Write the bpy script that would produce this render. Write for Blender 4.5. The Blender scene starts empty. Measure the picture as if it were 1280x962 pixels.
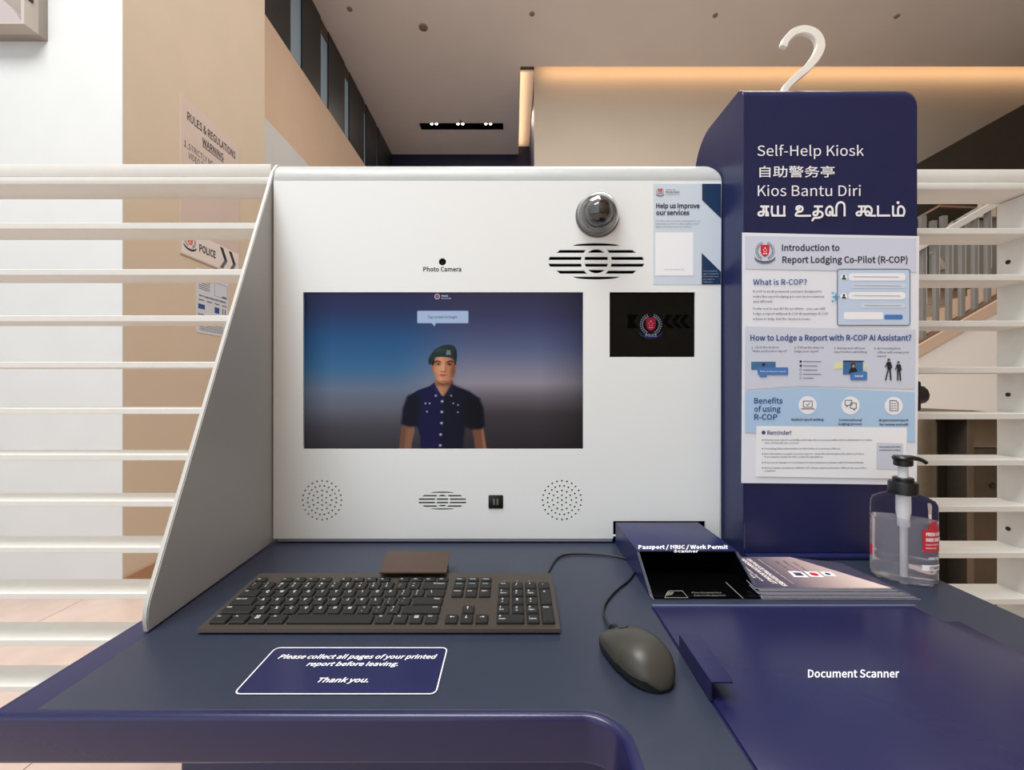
import bpy, bmesh, math, random
import numpy as np
from mathutils import Matrix, Vector
random.seed(7)
SC = bpy.context.scene
COL = SC.collection
# ------------------------------------------------------------------ camera, world, lights, exposure
F = 520.0; VX = 641.0; VY = 485.0; EYE = 1.20; DESK = 0.90
cam = bpy.data.cameras.new('camera'); cam.sensor_width = 36.0; cam.lens = F / 1280 * 36.0
cam.shift_x = -1 / 1280; cam.shift_y = 4 / 1280; cam.clip_start = 0.02
camo = bpy.data.objects.new('camera', cam); COL.objects.link(camo)
camo.location = (0, 0, EYE); camo.rotation_euler = (math.pi / 2, 0, 0); SC.camera = camo
SC.view_settings.view_transform = 'Standard'; SC.view_settings.look = 'None'
SC.view_settings.gamma = 1; SC.view_settings.exposure = 0.10; SC.view_settings.use_curve_mapping = False
EXPO = SC.view_settings.exposure
w = bpy.data.worlds.new('world'); SC.world = w; w.use_nodes = True
bg = w.node_tree.nodes['Background']; bg.inputs[0].default_value = (0.86, 0.94, 1.0, 1); bg.inputs[1].default_value = 1.45
def area(name, loc, rot, sx, sy, power, col):
    l = bpy.data.lights.new(name, 'AREA'); l.shape = 'RECTANGLE'; l.size = sx; l.size_y = sy; l.energy = power; l.color = col
    o = bpy.data.objects.new(name, l); COL.objects.link(o); o.location = loc; o.rotation_euler = rot
    return o
CEIL = EYE + 5.0
area('lobby_fill', (-1.3, -0.4, CEIL - 0.1), (0, 0, 0), 3.4, 2.2, 350, (0.98, 0.98, 0.96))  # added ceiling fills standing for unseen lobby lights; this one brightens the rolled top
area('lobby_fill', (1.5, 3.6, CEIL - 0.06), (0, 0, 0), 4.5, 1.6, 170, (1.0, 0.95, 0.89))
area('lobby_fill', (-0.5, 7.6, CEIL - 0.06), (0, 0, 0), 2.0, 0.4, 25, (1.0, 0.88, 0.75))
area('cove_light', (4.7, 6.505, CEIL + 0.10), (math.radians(80), 0, 0), 8.5, 0.06, 16, (1.0, 0.62, 0.34))
area('cove_light', (0.15, 7.75, CEIL + 0.04), (math.radians(180), 0, 0), 0.04, 2.2, 2.2, (1.0, 0.62, 0.34))

# ------------------------------------------------------------------ helpers
def lin(c):
    return tuple(((v / 255) / 12.92 if v / 255 <= 0.04045 else ((v / 255 + 0.055) / 1.055) ** 2.4) for v in c)
MATS = {}
def mat(name, rgb, rough=0.5, metal=0.0, noise=0.0, nscale=40.0, bump=0.0, bscale=200.0, emit=None, estr=1.0, trans=0.0, ior=1.45, spec=0.5, coat=0.0, alpha=1.0):
    if name in MATS: return MATS[name]
    m = bpy.data.materials.new(name); m.use_nodes = True; nt = m.node_tree; b = nt.nodes['Principled BSDF']
    c = (*lin(rgb), 1); b.inputs['Base Color'].default_value = c
    b.inputs['Roughness'].default_value = rough; b.inputs['Metallic'].default_value = metal
    b.inputs['IOR'].default_value = ior; b.inputs['Transmission Weight'].default_value = trans
    b.inputs['Specular IOR Level'].default_value = spec; b.inputs['Coat Weight'].default_value = coat
    b.inputs['Alpha'].default_value = alpha
    tc = nt.nodes.new('ShaderNodeTexCoord')
    if noise:
        n = nt.nodes.new('ShaderNodeTexNoise'); n.inputs['Scale'].default_value = nscale; n.inputs['Detail'].default_value = 4
        nt.links.new(tc.outputs['Object'], n.inputs['Vector'])
        r = nt.nodes.new('ShaderNodeValToRGB'); e = r.color_ramp.elements
        e[0].position = 0.3; e[1].position = 0.7
        e[0].color = (*[v * (1 - noise) for v in c[:3]], 1); e[1].color = (*[min(1, v * (1 + noise)) for v in c[:3]], 1)
        nt.links.new(n.outputs['Fac'], r.inputs['Fac']); nt.links.new(r.outputs['Color'], b.inputs['Base Color'])
    if bump:
        n = nt.nodes.new('ShaderNodeTexNoise'); n.inputs['Scale'].default_value = bscale; n.inputs['Detail'].default_value = 3
        nt.links.new(tc.outputs['Object'], n.inputs['Vector'])
        bp = nt.nodes.new('ShaderNodeBump'); bp.inputs['Strength'].default_value = bump; bp.inputs['Distance'].default_value = 0.001
        nt.links.new(n.outputs['Fac'], bp.inputs['Height']); nt.links.new(bp.outputs['Normal'], b.inputs['Normal'])
    if emit is not None:
        b.inputs['Emission Color'].default_value = (*lin(emit), 1); b.inputs['Emission Strength'].default_value = estr * 2 ** (-EXPO)
    MATS[name] = m; return m

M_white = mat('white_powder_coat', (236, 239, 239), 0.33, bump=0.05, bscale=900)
M_white_shaded = mat('white_coat_shaded', (192, 191, 187), 0.42, bump=0.05, bscale=900)  # darker copy of the white coat; the side's shade is in the colour
M_blue = mat('navy_powder_coat', (27, 33, 76), 0.34, bump=0.08, bscale=900, noise=0.05)
M_blue_gloss = mat('navy_gloss', (29, 30, 70), 0.26, bump=0.05, bscale=700, noise=0.04)
M_desk = mat('dark_slate_laminate', (44, 50, 66), 0.36, noise=0.05, bump=0.08, bscale=800)
M_blk = mat('black_plastic', (22, 22, 23), 0.38)
M_int = mat('black_interior', (5, 5, 5), 0.9, spec=0.0)
M_gloss = mat('black_glass', (8, 8, 7), 0.08, spec=0.2)
M_key = mat('key_plastic', (33, 32, 31), 0.45)
M_kb = mat('keyboard_body', (64, 57, 51), 0.42, noise=0.05, nscale=300)
M_mouse = mat('mouse_shell', (58, 56, 50), 0.4, bump=0.1, bscale=1500)
M_slat = mat('slat_paint', (216, 215, 210), 0.4, noise=0.02)
M_ltr = mat('white_lettering', (240, 240, 244), 0.5, emit=(240, 240, 244), estr=0.0)
M_dark = mat('dark_print', (38, 40, 58), 0.5)
M_grayp = mat('grey_print', (96, 98, 112), 0.5)
M_bluep = mat('blue_print', (46, 78, 138), 0.5)
M_midblue = mat('mid_blue_print', (74, 124, 190), 0.45)
M_paper = mat('poster_paper', (232, 235, 244), 0.3)
M_pale = mat('pale_blue_print', (208, 214, 230), 0.32)
M_pale2 = mat('sky_blue_print', (176, 206, 236), 0.32)
M_wht = mat('white_print', (243, 245, 250), 0.35)
M_red = mat('red_print', (200, 36, 52), 0.5)
M_lgrey = mat('light_grey_print', (176, 184, 198), 0.5)
M_cream = mat('beige_wall_paint', (196, 180, 160), 0.7, noise=0.02, nscale=3, bump=0.1, bscale=150)
M_peach = mat('peach_wall_paint', (208, 182, 158), 0.7, noise=0.02, nscale=3, bump=0.1, bscale=150)
M_wallw = mat('white_wall_paint', (204, 206, 206), 0.65, noise=0.02, nscale=4, bump=0.1, bscale=150)
M_ceil = mat('ceiling_paint', (236, 232, 230), 0.8, noise=0.02, nscale=2)
M_far = mat('far_beige_paint', (190, 180, 166), 0.75, noise=0.02, nscale=2)
M_navyw = mat('navy_wall_paint', (28, 32, 62), 0.6)
M_tile = mat('floor_tile_stone', (200, 178, 166), 0.35, noise=0.08, nscale=6)
M_joint = mat('tile_joint', (110, 96, 88), 0.8)
M_steel = mat('brushed_steel', (150, 140, 128), 0.38, metal=0.85, noise=0.06, nscale=20)
M_darkf = mat('dark_window_frame', (40, 42, 44), 0.4)
M_brown = mat('dark_brown_panel', (50, 44, 36), 0.6, noise=0.1, nscale=5)

def link(o, parent=None):
    COL.objects.link(o)
    if parent is not None:
        o.parent = parent
        loc = Vector((0, 0, 0)); p = parent
        while p is not None:
            loc += p.location if p.type == 'EMPTY' else Vector((0, 0, 0)); p = p.parent
        o.matrix_parent_inverse = Matrix.Translation(-loc) if parent.type == 'EMPTY' else Matrix.Identity(4)
    return o
def T(name, loc, label, cat, group=None):
    o = bpy.data.objects.new(name, None); o.empty_display_size = 0.05; COL.objects.link(o); o.location = loc
    o['label'] = label; o['category'] = cat
    if group: o['group'] = group
    return o
def tag(o, label=None, cat=None, group=None, kind=None):
    if label: o['label'] = label
    if cat: o['category'] = cat
    if group: o['group'] = group
    if kind: o['kind'] = kind
    return o
def mesh(name, verts, faces, m, parent=None, smooth=False):
    me = bpy.data.meshes.new(name); me.from_pydata([tuple(v) for v in verts], [], faces); me.update()
    if m: me.materials.append(m)
    if smooth: me.shade_smooth()
    return link(bpy.data.objects.new(name, me), parent)
def from_bm(name, bm, m, parent=None, smooth=False, recalc=True):
    if recalc: bmesh.ops.recalc_face_normals(bm, faces=bm.faces)
    me = bpy.data.meshes.new(name); bm.to_mesh(me); bm.free()
    if m: me.materials.append(m)
    if smooth: me.shade_smooth()
    return link(bpy.data.objects.new(name, me), parent)
def autosmooth(o, deg=35):
    me = o.data; me.shade_smooth()
    bm = bmesh.new(); bm.from_mesh(me); a = math.radians(deg)
    for e in bm.edges:
        if len(e.link_faces) == 2 and e.calc_face_angle(0) > a: e.smooth = False
    bm.to_mesh(me); bm.free(); return o
def bm_box(bm, x0, x1, y0, y1, z0, z1, bev=0.0, seg=2):
    vs = [bm.verts.new((x, y, z)) for x in (x0, x1) for y in (y0, y1) for z in (z0, z1)]
    fs = [(0, 1, 3, 2), (4, 6, 7, 5), (0, 4, 5, 1), (2, 3, 7, 6), (0, 2, 6, 4), (1, 5, 7, 3)]
    faces = [bm.faces.new([vs[i] for i in f]) for f in fs]
    if bev:
        es = list({e for f in faces for e in f.edges})
        bmesh.ops.bevel(bm, geom=es, offset=bev, segments=seg, affect='EDGES', profile=0.5)
def box(name, x0, x1, y0, y1, z0, z1, m, parent=None, bev=0.0, seg=2):
    bm = bmesh.new(); bm_box(bm, x0, x1, y0, y1, z0, z1, bev, seg)
    o = from_bm(name, bm, m, parent)
    if bev: autosmooth(o)
    return o
def prism(name, pts, axis, a0, a1, m, parent=None, bev=0.0, seg=3, topbev=None):
    """pts 2D polygon; axis 'z': pts=(x,y); 'x': pts=(y,z); 'y': pts=(x,z)"""
    def P(p, a):
        return {'z': (p[0], p[1], a), 'x': (a, p[0], p[1]), 'y': (p[0], a, p[1])}[axis]
    bm = bmesh.new(); n = len(pts)
    A = [bm.verts.new(P(p, a0)) for p in pts]; B = [bm.verts.new(P(p, a1)) for p in pts]
    fa = bm.faces.new(A[::-1]); fb = bm.faces.new(B)
    for i in range(n): bm.faces.new((A[i], A[(i + 1) % n], B[(i + 1) % n], B[i]))
    bmesh.ops.recalc_face_normals(bm, faces=bm.faces)
    if bev:
        fs = [fb] if topbev == 'b' else ([fa] if topbev == 'a' else [fa, fb])
        es = list({e for f in fs for e in f.edges})
        bmesh.ops.bevel(bm, geom=es, offset=bev, segments=seg, affect='EDGES', profile=0.5)
    return autosmooth(from_bm(name, bm, m, parent))
def arc(cx, cy, r, a0, a1, n=8):
    return [(cx + r * math.cos(math.radians(a0 + (a1 - a0) * i / n)), cy + r * math.sin(math.radians(a0 + (a1 - a0) * i / n))) for i in range(n + 1)]
def circ(cx, cy, r, n=24): return arc(cx, cy, r, 0, 360 * (n - 1) / n, n - 1)
def rrect(x0, y0, x1, y1, r, n=5):
    return arc(x1 - r, y1 - r, r, 0, 90, n) + arc(x0 + r, y1 - r, r, 90, 180, n) + arc(x0 + r, y0 + r, r, 180, 270, n) + arc(x1 - r, y0 + r, r, 270, 360, n)
def sweep(name, pts, r, m, parent=None, n=10, flat=1.0, rs=None):
    P = [Vector(p) for p in pts]; bm = bmesh.new(); rings = []
    up = None
    for i, p in enumerate(P):
        t = (P[min(i + 1, len(P) - 1)] - P[max(i - 1, 0)]).normalized()
        if up is None:
            up = Vector((0, 0, 1)) if abs(t.z) < 0.9 else Vector((0, 1, 0))
        s = t.cross(up).normalized(); up = s.cross(t).normalized()
        rr = rs[i] if rs else r
        rings.append([bm.verts.new(p + s * math.cos(2 * math.pi * k / n) * rr + up * math.sin(2 * math.pi * k / n) * rr * flat) for k in range(n)])
    for a, b in zip(rings, rings[1:]):
        for k in range(n): bm.faces.new((a[k], a[(k + 1) % n], b[(k + 1) % n], b[k]))
    bm.faces.new(rings[0][::-1]); bm.faces.new(rings[-1])
    return autosmooth(from_bm(name, bm, m, parent), 50)
def catmull(pts, k=6):
    pts = [np.array(p, float) for p in pts]; P = [2 * pts[0] - pts[1]] + pts + [2 * pts[-1] - pts[-2]]; out = []
    for i in range(1, len(P) - 2):
        for j in range(k):
            t = j / k
            out.append(0.5 * ((2 * P[i]) + (-P[i - 1] + P[i + 1]) * t + (2 * P[i - 1] - 5 * P[i] + 4 * P[i + 1] - P[i + 2]) * t * t + (-P[i - 1] + 3 * P[i] - 3 * P[i + 1] + P[i + 2]) * t ** 3))
    out.append(pts[-1]); return out
def lathe(name, prof, cx, cy, m, parent=None, n=40, sx=1.0, sy=1.0, rot=0.0, closed=True, smooth=40):
    """prof: list (r, z)"""
    bm = bmesh.new(); rings = []; c, s = math.cos(rot), math.sin(rot)
    for r, z in prof:
        ring = []
        for k in range(n):
            a = 2 * math.pi * k / n; x = r * sx * math.cos(a); y = r * sy * math.sin(a)
            ring.append(bm.verts.new((cx + x * c - y * s, cy + x * s + y * c, z)))
        rings.append(ring)
    for a, b in zip(rings, rings[1:]):
        for k in range(n): bm.faces.new((a[k], a[(k + 1) % n], b[(k + 1) % n], b[k]))
    if closed: bm.faces.new(rings[0][::-1]); bm.faces.new(rings[-1])
    return autosmooth(from_bm(name, bm, m, parent), smooth)
def curve_fill(loops, extrude=0.0):
    """2D polygon with holes -> (verts, faces) via Blender's curve fill"""
    cu = bpy.data.curves.new('fill', 'CURVE'); cu.dimensions = '2D'; cu.fill_mode = 'BOTH' if extrude else 'FRONT'; cu.extrude = extrude
    for lp in loops:
        sp = cu.splines.new('POLY'); sp.points.add(len(lp) - 1); sp.use_cyclic_u = True
        for q, p in zip(sp.points, lp): q.co = (p[0], p[1], 0, 1)
    o = bpy.data.objects.new('fill', cu)
    me = bpy.data.meshes.new_from_object(o)
    v = [tuple(x.co) for x in me.vertices]; f = [tuple(p.vertices) for p in me.polygons]
    bpy.data.objects.remove(o); bpy.data.curves.remove(cu); bpy.data.meshes.remove(me)
    return v, f
FONT = None
try:      # a face that ships inside Blender itself; the default one is used if it is not there
    import os
    FONT = bpy.data.fonts.load(os.path.join(bpy.utils.system_resource('DATAFILES'), 'fonts', 'Noto Sans CJK Regular.woff2'))
except Exception:
    FONT = None
def text_geo(s, off=0.0, shear=0.0, res=2):
    cu = bpy.data.curves.new('t', 'FONT')
    if FONT: cu.font = FONT
    cu.body = s; cu.size = 1; cu.offset = off * 0.45; cu.shear = shear; cu.resolution_u = res; cu.space_line = 1.0
    o = bpy.data.objects.new('t', cu); me = bpy.data.meshes.new_from_object(o)
    v = np.array([tuple(x.co) for x in me.vertices]) if len(me.vertices) else np.zeros((0, 3)); f = [tuple(p.vertices) for p in me.polygons]
    bpy.data.objects.remove(o); bpy.data.curves.remove(cu); bpy.data.meshes.remove(me)
    return v, f
CAPH = {}
def text_fit(s, x, y, w=None, h=None, align='l', **k):
    """baseline at (x,y); h = cap height; w = full width; returns verts (u,v), faces"""
    v, f = text_geo(s, **k)
    if len(v) == 0: return [], []
    if 'c' not in CAPH:
        cv, _ = text_geo('H'); CAPH['c'] = cv[:, 1].max()
    x0, x1 = v[:, 0].min(), v[:, 0].max(); c = CAPH['c']
    if w and h: sx = w / (x1 - x0); sy = h / c
    elif h: sx = sy = h / c
    else: sx = sy = w / (x1 - x0)
    W = (x1 - x0) * sx; ox = {'l': x, 'c': x - W / 2, 'r': x - W}[align]
    return [((p[0] - x0) * sx + ox, p[1] * sy + y) for p in v], f
class Print:
    """collects flat polygons / text in one (u,v) plane and builds ONE thin mesh part"""
    def __init__(s): s.v = []; s.f = []; s.k = []; s.n = 0
    def add(s, v, f):
        b = len(s.v); s.k += [s.n % 40] * len(v); s.n += 1; s.v += [(p[0], p[1]) for p in v]; s.f += [tuple(i + b for i in q) for q in f]
    def poly(s, pts): s.add(pts, [tuple(range(len(pts)))]); return s
    def fill(s, loops): s.add(*curve_fill(loops)); return s
    def text(s, t, x, y, **k): s.add(*text_fit(t, x, y, **k)); return s
    def line(s, pts, wd):
        for a, b in zip(pts, pts[1:]):
            a = np.array(a[:2], float); b = np.array(b[:2], float); d = b - a; L = np.hypot(*d)
            if L == 0: continue
            n = np.array([-d[1], d[0]]) / L * wd / 2; e = d / L * wd * 0.3
            s.poly([tuple(a - e + n), tuple(b + e + n), tuple(b + e - n), tuple(a - e - n)])
        return s
    def ring(s, cx, cy, r, wd, n=28):
        s.line(circ(cx, cy, r, n) + [(cx + r, cy)], wd); return s
    def build(s, name, fn, m, parent=None):
        u, v = s.v[0][:2]; e = 1e-3
        a, b, c = Vector(fn(u, v)), Vector(fn(u + e, v)), Vector(fn(u, v + e)); n = (b - a).cross(c - a).normalized()
        if n.dot(Vector((0, 0, EYE)) - a) < 0: n = -n
        if s.n < 2: n = n * 0
        o = mesh(name, [Vector(fn(*q)) + n * (k * 4e-6) for q, k in zip(s.v, s.k)], s.f, m, parent)
        if s.n > 1 and parent is not None: o['kind'] = 'stuff'      # many small marks joined into one print
        return o
    def each(s, name, fn, m, parent=None):      # every separate piece a part of its own
        ks = []; st = {}; i = 0
        ids = s.ids if hasattr(s, 'ids') else None
        runs = []; cur = 0
        for j in range(1, len(s.k) + 1):
            if j == len(s.k) or s.k[j] != s.k[cur]: runs.append((cur, j)); cur = j
        for a, b in runs:
            q = Print(); q.add(s.v[a:b], [tuple(x - a for x in f) for f in s.f if a <= f[0] < b]); q.build(name, fn, m, parent)
def plane_front(Y, lift=0.0):    # photograph measurements turned into metres on a wall facing the viewer
    return lambda u, v: ((u - VX) / F * Y, Y - lift, EYE + (VY - v) / F * Y)
def plane_desk(Z, lift=0.0):
    H = EYE - Z
    def fn(u, v):
        Y = H * F / (v - VY); return ((u - VX) / F * Y, Y, Z + lift)
    return fn
def plane_left(X, lift=0.0):     # wall at x = X
    def fn(u, v):
        Y = -X * F / (VX - u); return (X + lift, Y, EYE + (VY - v) / F * Y)
    return fn
def crest(fn, cx, cy, s, parent, leaf, shield, mark, scroll, text=None, flip=1):
    """laurel wreath around a shield over a scroll; v grows downwards when flip=1"""
    lf = Print(); sc_ = Print(); sh = Print(); mk = Print()
    for side in (-1, 1):
        for i in range(11):
            a = math.radians(-62 + 130 * i / 10)
            for rr, tilt in ((0.80, 0.75), (0.98, -0.45)):
                px = side * rr * math.cos(a); py = -rr * math.sin(a) * flip
                d = (-side * math.sin(a), -math.cos(a) * flip); n = (side * math.cos(a), -math.sin(a) * flip)
                t = (d[0] - n[0] * tilt * .7, d[1] - n[1] * tilt * .7); q = (-t[1], t[0]); L, W = 0.19, 0.055
                lf.poly([(cx + s * (px - t[0] * L * .5), cy + s * (py - t[1] * L * .5)), (cx + s * (px + q[0] * W), cy + s * (py + q[1] * W)),
                         (cx + s * (px + t[0] * L * .5), cy + s * (py + t[1] * L * .5)), (cx + s * (px - q[0] * W), cy + s * (py - q[1] * W))])
    sp = [(-.46, -.55), (-.2, -.6), (.2, -.6), (.46, -.55), (.46, .1), (.36, .4), (.18, .58), (0, .66), (-.18, .58), (-.36, .4), (-.46, .1)]
    sh.poly([(cx + s * a, cy + s * b * flip - 0.05 * s * flip) for a, b in sp])
    for dx, dy, r in ((0, -.3, .09), (-.18, -.12, .06), (.18, -.12, .06), (-.1, .08, .06), (.1, .08, .06)):
        mk.poly(circ(cx + s * dx, cy + s * dy * flip, r * s, 8))
    mk.line([(cx - .2 * s, cy + .3 * s * flip), (cx + .2 * s, cy + .3 * s * flip)], .09 * s)
    scp = [(-1.15, .62), (-.75, .95), (-.3, 1.08), (.3, 1.08), (.75, .95), (1.15, .62), (1.05, 1.0), (.65, 1.25), (.3, 1.36), (-.3, 1.36), (-.65, 1.25), (-1.05, 1.0)]
    sc_.poly([(cx + s * a, cy + s * b * flip) for a, b in scp])
    lf.build('wreath_print', lambda u, v: fn(u, v, 0.0006), leaf, parent)
    sh.build('shield_print', lambda u, v: fn(u, v, 0.0007), shield, parent)
    mk.build('shield_mark', lambda u, v: fn(u, v, 0.0009), mark, parent)
    sc_.build('scroll_print', lambda u, v: fn(u, v, 0.0007), scroll, parent)
    if text:
        tp = Print(); tp.add(*[(lambda r: ([(a, cy + 1.32 * s * flip - (b - cy) * flip) if flip == 1 else (a, b) for a, b in r[0]], r[1]))(text_fit(text, cx, cy, w=.62 * s, align='c'))][0])
        tp.build('scroll_lettering', lambda u, v: fn(u, v, 0.0009), mark, parent)
def PT(t, x, y, flipy=True, **k):
    """text for planes where v grows downwards"""
    v, f = text_fit(t, x, 0.0, **k)
    return [(a, y - b) for a, b in v], [q[::-1] for q in f]

# ================================================================== SETTING
def struct(o): o['kind'] = 'structure'; return o
XL1 = -2.26; XL2 = -2.585; YW = 2.413; YB = 3.79; YF = 8.9; YR = 6.70
# floor: slab with joints showing between individual tiles
fl = struct(box('floor', -7, 9, -3.5, YF + 0.1, -0.12, -0.006, M_joint))
tw, td = 0.9, 0.9
bmt = bmesh.new(); bm_box(bmt, -tw / 2 + 0.002, tw / 2 - 0.002, -td / 2 + 0.002, td / 2 - 0.002, -0.006, 0.0)
bmesh.ops.recalc_face_normals(bmt, faces=bmt.faces); tme = bpy.data.meshes.new('floor_tile'); bmt.to_mesh(tme); bmt.free(); tme.materials.append(M_tile)
for i in range(-7, 11):
    for j in range(-3, 10):
        t = bpy.data.objects.new('floor_tile', tme); COL.objects.link(t); t.parent = fl; t.location = (-2.44 + 0.45 + 0.9 * (i + 2), j * 0.9 + 0.35, 0)
        if not (-6.6 < t.location.x < 8.6): bpy.data.objects.remove(t)
# ceiling: main slabs with the light slot left open, plus the raised cove cap
SX0, SX1, SY0, SY1 = -1.76, -0.19, 7.86, 8.04
cl = struct(mesh('ceiling', [], [], M_ceil)); bm = bmesh.new()
ZC = CEIL
for (x0, x1, y0, y1) in ((-7, SX0, -3.5, YF), (SX0, 0.12, -3.5, SY0), (SX0, SX1, SY1, YF), (SX1, 0.12, SY0, YF), (0.12, 9, -3.5, 6.47)):
    bm_box(bm, x0, x1, y0, y1, ZC, ZC + 0.08)
bm_box(bm, 0.05, 9, 6.30, YF, ZC + 0.42, ZC + 0.5)       # cap of the cove
bm_box(bm, 0.06, 0.10, 6.5, YF, ZC + 0.08, ZC + 0.42); bm_box(bm, 0.10, 0.348, 6.80, YF, ZC + 0.17, ZC + 0.20); bm_box(bm, 0.06, 9, 6.32, 6.36, ZC + 0.08, ZC + 0.42)
bmesh.ops.recalc_face_normals(bm, faces=bm.faces); bm.to_mesh(cl.data); bm.free()
# white frontal wall, beige side wall, recessed wall with clerestory
struct(box('wall_front_left', -7, XL1, YW - 0.006, YW, 0, ZC, M_wallw))
struct(box('wall_left', XL1 - 0.3, XL1, YW + 0.0005, YB, 0, ZC, M_cream))
struct(box('wall_left_far', XL2 - 0.2, XL2, YB, YF, EYE + 2.81, EYE + 3.9, M_peach))
struct(box('wall_left_lower', XL2 - 0.2, XL2 + 0.012, YB, YF, 0, EYE + 2.81, M_wallw))
struct(box('wall_back', XL2 - 0.2, 0.36, YF, YF + 0.15, 0, ZC + 0.5, M_navyw))
struct(box('wall_back_right', 0.348, 9, YR, YR + 0.15, 0, ZC + 0.42, M_far))
struct(box('wall_return', 0.348, 0.50, YR + 0.15, YF, 0, ZC + 0.42, M_navyw))
struct(box('wall_right', 9, 9.15, -3.5, YF, 0, ZC + 0.5, M_far))
struct(box('wall_rear_blocker', -0.6, 9, -3.6, -3.5, 0, ZC, M_cream))  # unseen wall added behind the camera to block daylight from the right
struct(box('wall_far_left', -7.15, -7, -3.5, YW, 0, ZC, M_wallw))
struct(box('trim_1', XL1 - 0.001, XL1 + 0.012, YW + 0.001, YB, 0, 0.102, mat('brown_skirting', (158, 120, 90), 0.5)))
# clerestory window band
wn = struct(box('window_1', XL2 - 0.2, XL2 - 0.12, YB, YF, EYE + 3.9, ZC, M_darkf))
M_pane = mat('clerestory_pane', (120, 136, 146), 0.25, emit=(120, 138, 150), estr=0.25)
y = 4.0; k = 0
for (a, b) in ((4.05, 4.84), (5.11, 5.60), (5.84, 6.40), (6.585, 7.23), (7.33, 7.9), (7.97, 8.88)):
    p = box('window_panel', XL2 - 0.12, XL2 - 0.0, a, b, EYE + 3.9, ZC, M_darkf, wn)
for (a, b) in ((4.84, 5.11), (5.60, 5.84), (6.40, 6.585), (7.23, 7.33), (7.9, 7.97)):
    p = box('window_pane', XL2 - 0.05, XL2 - 0.02, a, b, EYE + 3.94, ZC - (0.0 if a < 5.2 else 0.18), M_pane, wn)
    box('window_head', XL2 - 0.12, XL2 - 0.01, a, b, ZC - 0.18, ZC, mat('brown_head', (96, 76, 64), 0.5), wn) if a > 5.2 else None
# ceiling fittings
M_lamp = mat('lamp_glow', (255, 244, 220), 0.5, emit=(255, 240, 215), estr=14)
t = T('recessed_downlight_slot', ((SX0 + SX1) / 2, (SY0 + SY1) / 2, ZC), 'long black recessed ceiling slot holding three pairs of tiny lit downlights', 'ceiling light')
bm = bmesh.new(); bm_box(bm, SX0, SX1, SY0, SY1, ZC + 0.10, ZC + 0.11); bm_box(bm, SX0 - 0.01, SX0, SY0, SY1, ZC, ZC + 0.11); bm_box(bm, SX1, SX1 + 0.01, SY0, SY1, ZC, ZC + 0.11)
bm_box(bm, SX0, SX1, SY0 - 0.01, SY0, ZC, ZC + 0.11); bm_box(bm, SX0, SX1, SY1, SY1 + 0.01, ZC, ZC + 0.11); from_bm('housing', bm, M_int, t)
for cx in (-1.50, -1.0, -0.47):
    for d in (-0.045, 0.045):
        lathe('lamp', [(0.001, ZC + 0.03), (0.024, ZC + 0.03), (0.027, ZC + 0.05), (0.027, ZC + 0.099)], cx + d, 7.93, M_lamp, t, n=14)
M_disc = mat('ceiling_fitting_grey', (160, 150, 142), 0.6)
def ceil_disc(name, px, py, r, label, cat, group=None):
    Y = 5.0 * F / (VY - py); X = (px - VX) / F * Y
    t = T(name, (X, Y, ZC), label, cat, group)
    lathe('body', [(r, ZC), (r, ZC - 0.006), (r * 0.9, ZC - 0.012), (r * 0.82, ZC - 0.012)], X, Y, M_disc, t, n=28)
    lathe('grille', [(r * 0.8, ZC - 0.012), (r * 0.7, ZC - 0.016), (r * 0.3, ZC - 0.02), (0.002, ZC - 0.021)], X, Y, mat('fitting_dark', (132, 122, 116), 0.6), t, n=28)
ceil_disc('ceiling_speaker', 529, 34, 0.065, 'larger round grey speaker disc in the ceiling near the windows', 'ceiling speaker')
ceil_disc('ceiling_sensor', 437, 11, 0.036, 'small grey ceiling disc close beside the clerestory windows', 'ceiling sensor')
ceil_disc('ceiling_sensor', 665, 17, 0.036, 'small grey ceiling disc in front of the cove corner', 'ceiling sensor')
ceil_disc('ceiling_sensor', 576, 151, 0.030, 'small grey ceiling disc just above the black downlight slot', 'ceiling sensor')
ceil_disc('ceiling_sensor', 894, 19, 0.034, 'small grey ceiling disc left of the white hook', 'ceiling sensor')
ceil_disc('ceiling_sensor', 1121, 20, 0.034, 'small grey ceiling disc right of the white hook', 'ceiling sensor')
# box lamp at top left on the white wall
t = T('wall_lamp', (-2.95, 2.35, EYE + 2.0), 'square grey framed wall lamp with a curved shade, top left corner', 'wall lamp')
bx0, bx1, bz0 = -3.3, -2.69, EYE + 2.005
M_lampg = mat('lamp_grey', (150, 142, 134), 0.5)
box('back_plate', bx0, bx1, 2.36, 2.411, bz0, bz0 + 0.62, M_lampg, t, 0.003)
bm = bmesh.new()
bm_box(bm, bx1 - 0.018, bx1, 2.29, 2.36, bz0, bz0 + 0.62); bm_box(bm, bx0, bx0 + 0.018, 2.29, 2.36, bz0, bz0 + 0.62); bm_box(bm, bx0 + .018, bx1 - .018, 2.29, 2.36, bz0, bz0 + 0.012); bm_box(bm, bx0 + .018, bx1 - .018, 2.29, 2.36, bz0 + .608, bz0 + 0.62)
from_bm('frame', bm, mat('lamp_frame', (178, 168, 158), 0.45), t)
pts = [(bx1 - 0.02, bz0 + 0.013)] + arc(bx1 - 0.32, bz0 - 0.13, 0.33, 28, 152, 14) + [(bx0 + 0.02, bz0 + 0.013)]
prism('curved_shade', pts, 'y', 2.30, 2.358, mat('lamp_shade', (172, 162, 162), 0.5), t)
box('hinge', bx1, bx1 + 0.006, 2.30, 2.33, bz0 + 0.15, bz0 + 0.18, M_blk, t)

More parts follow.
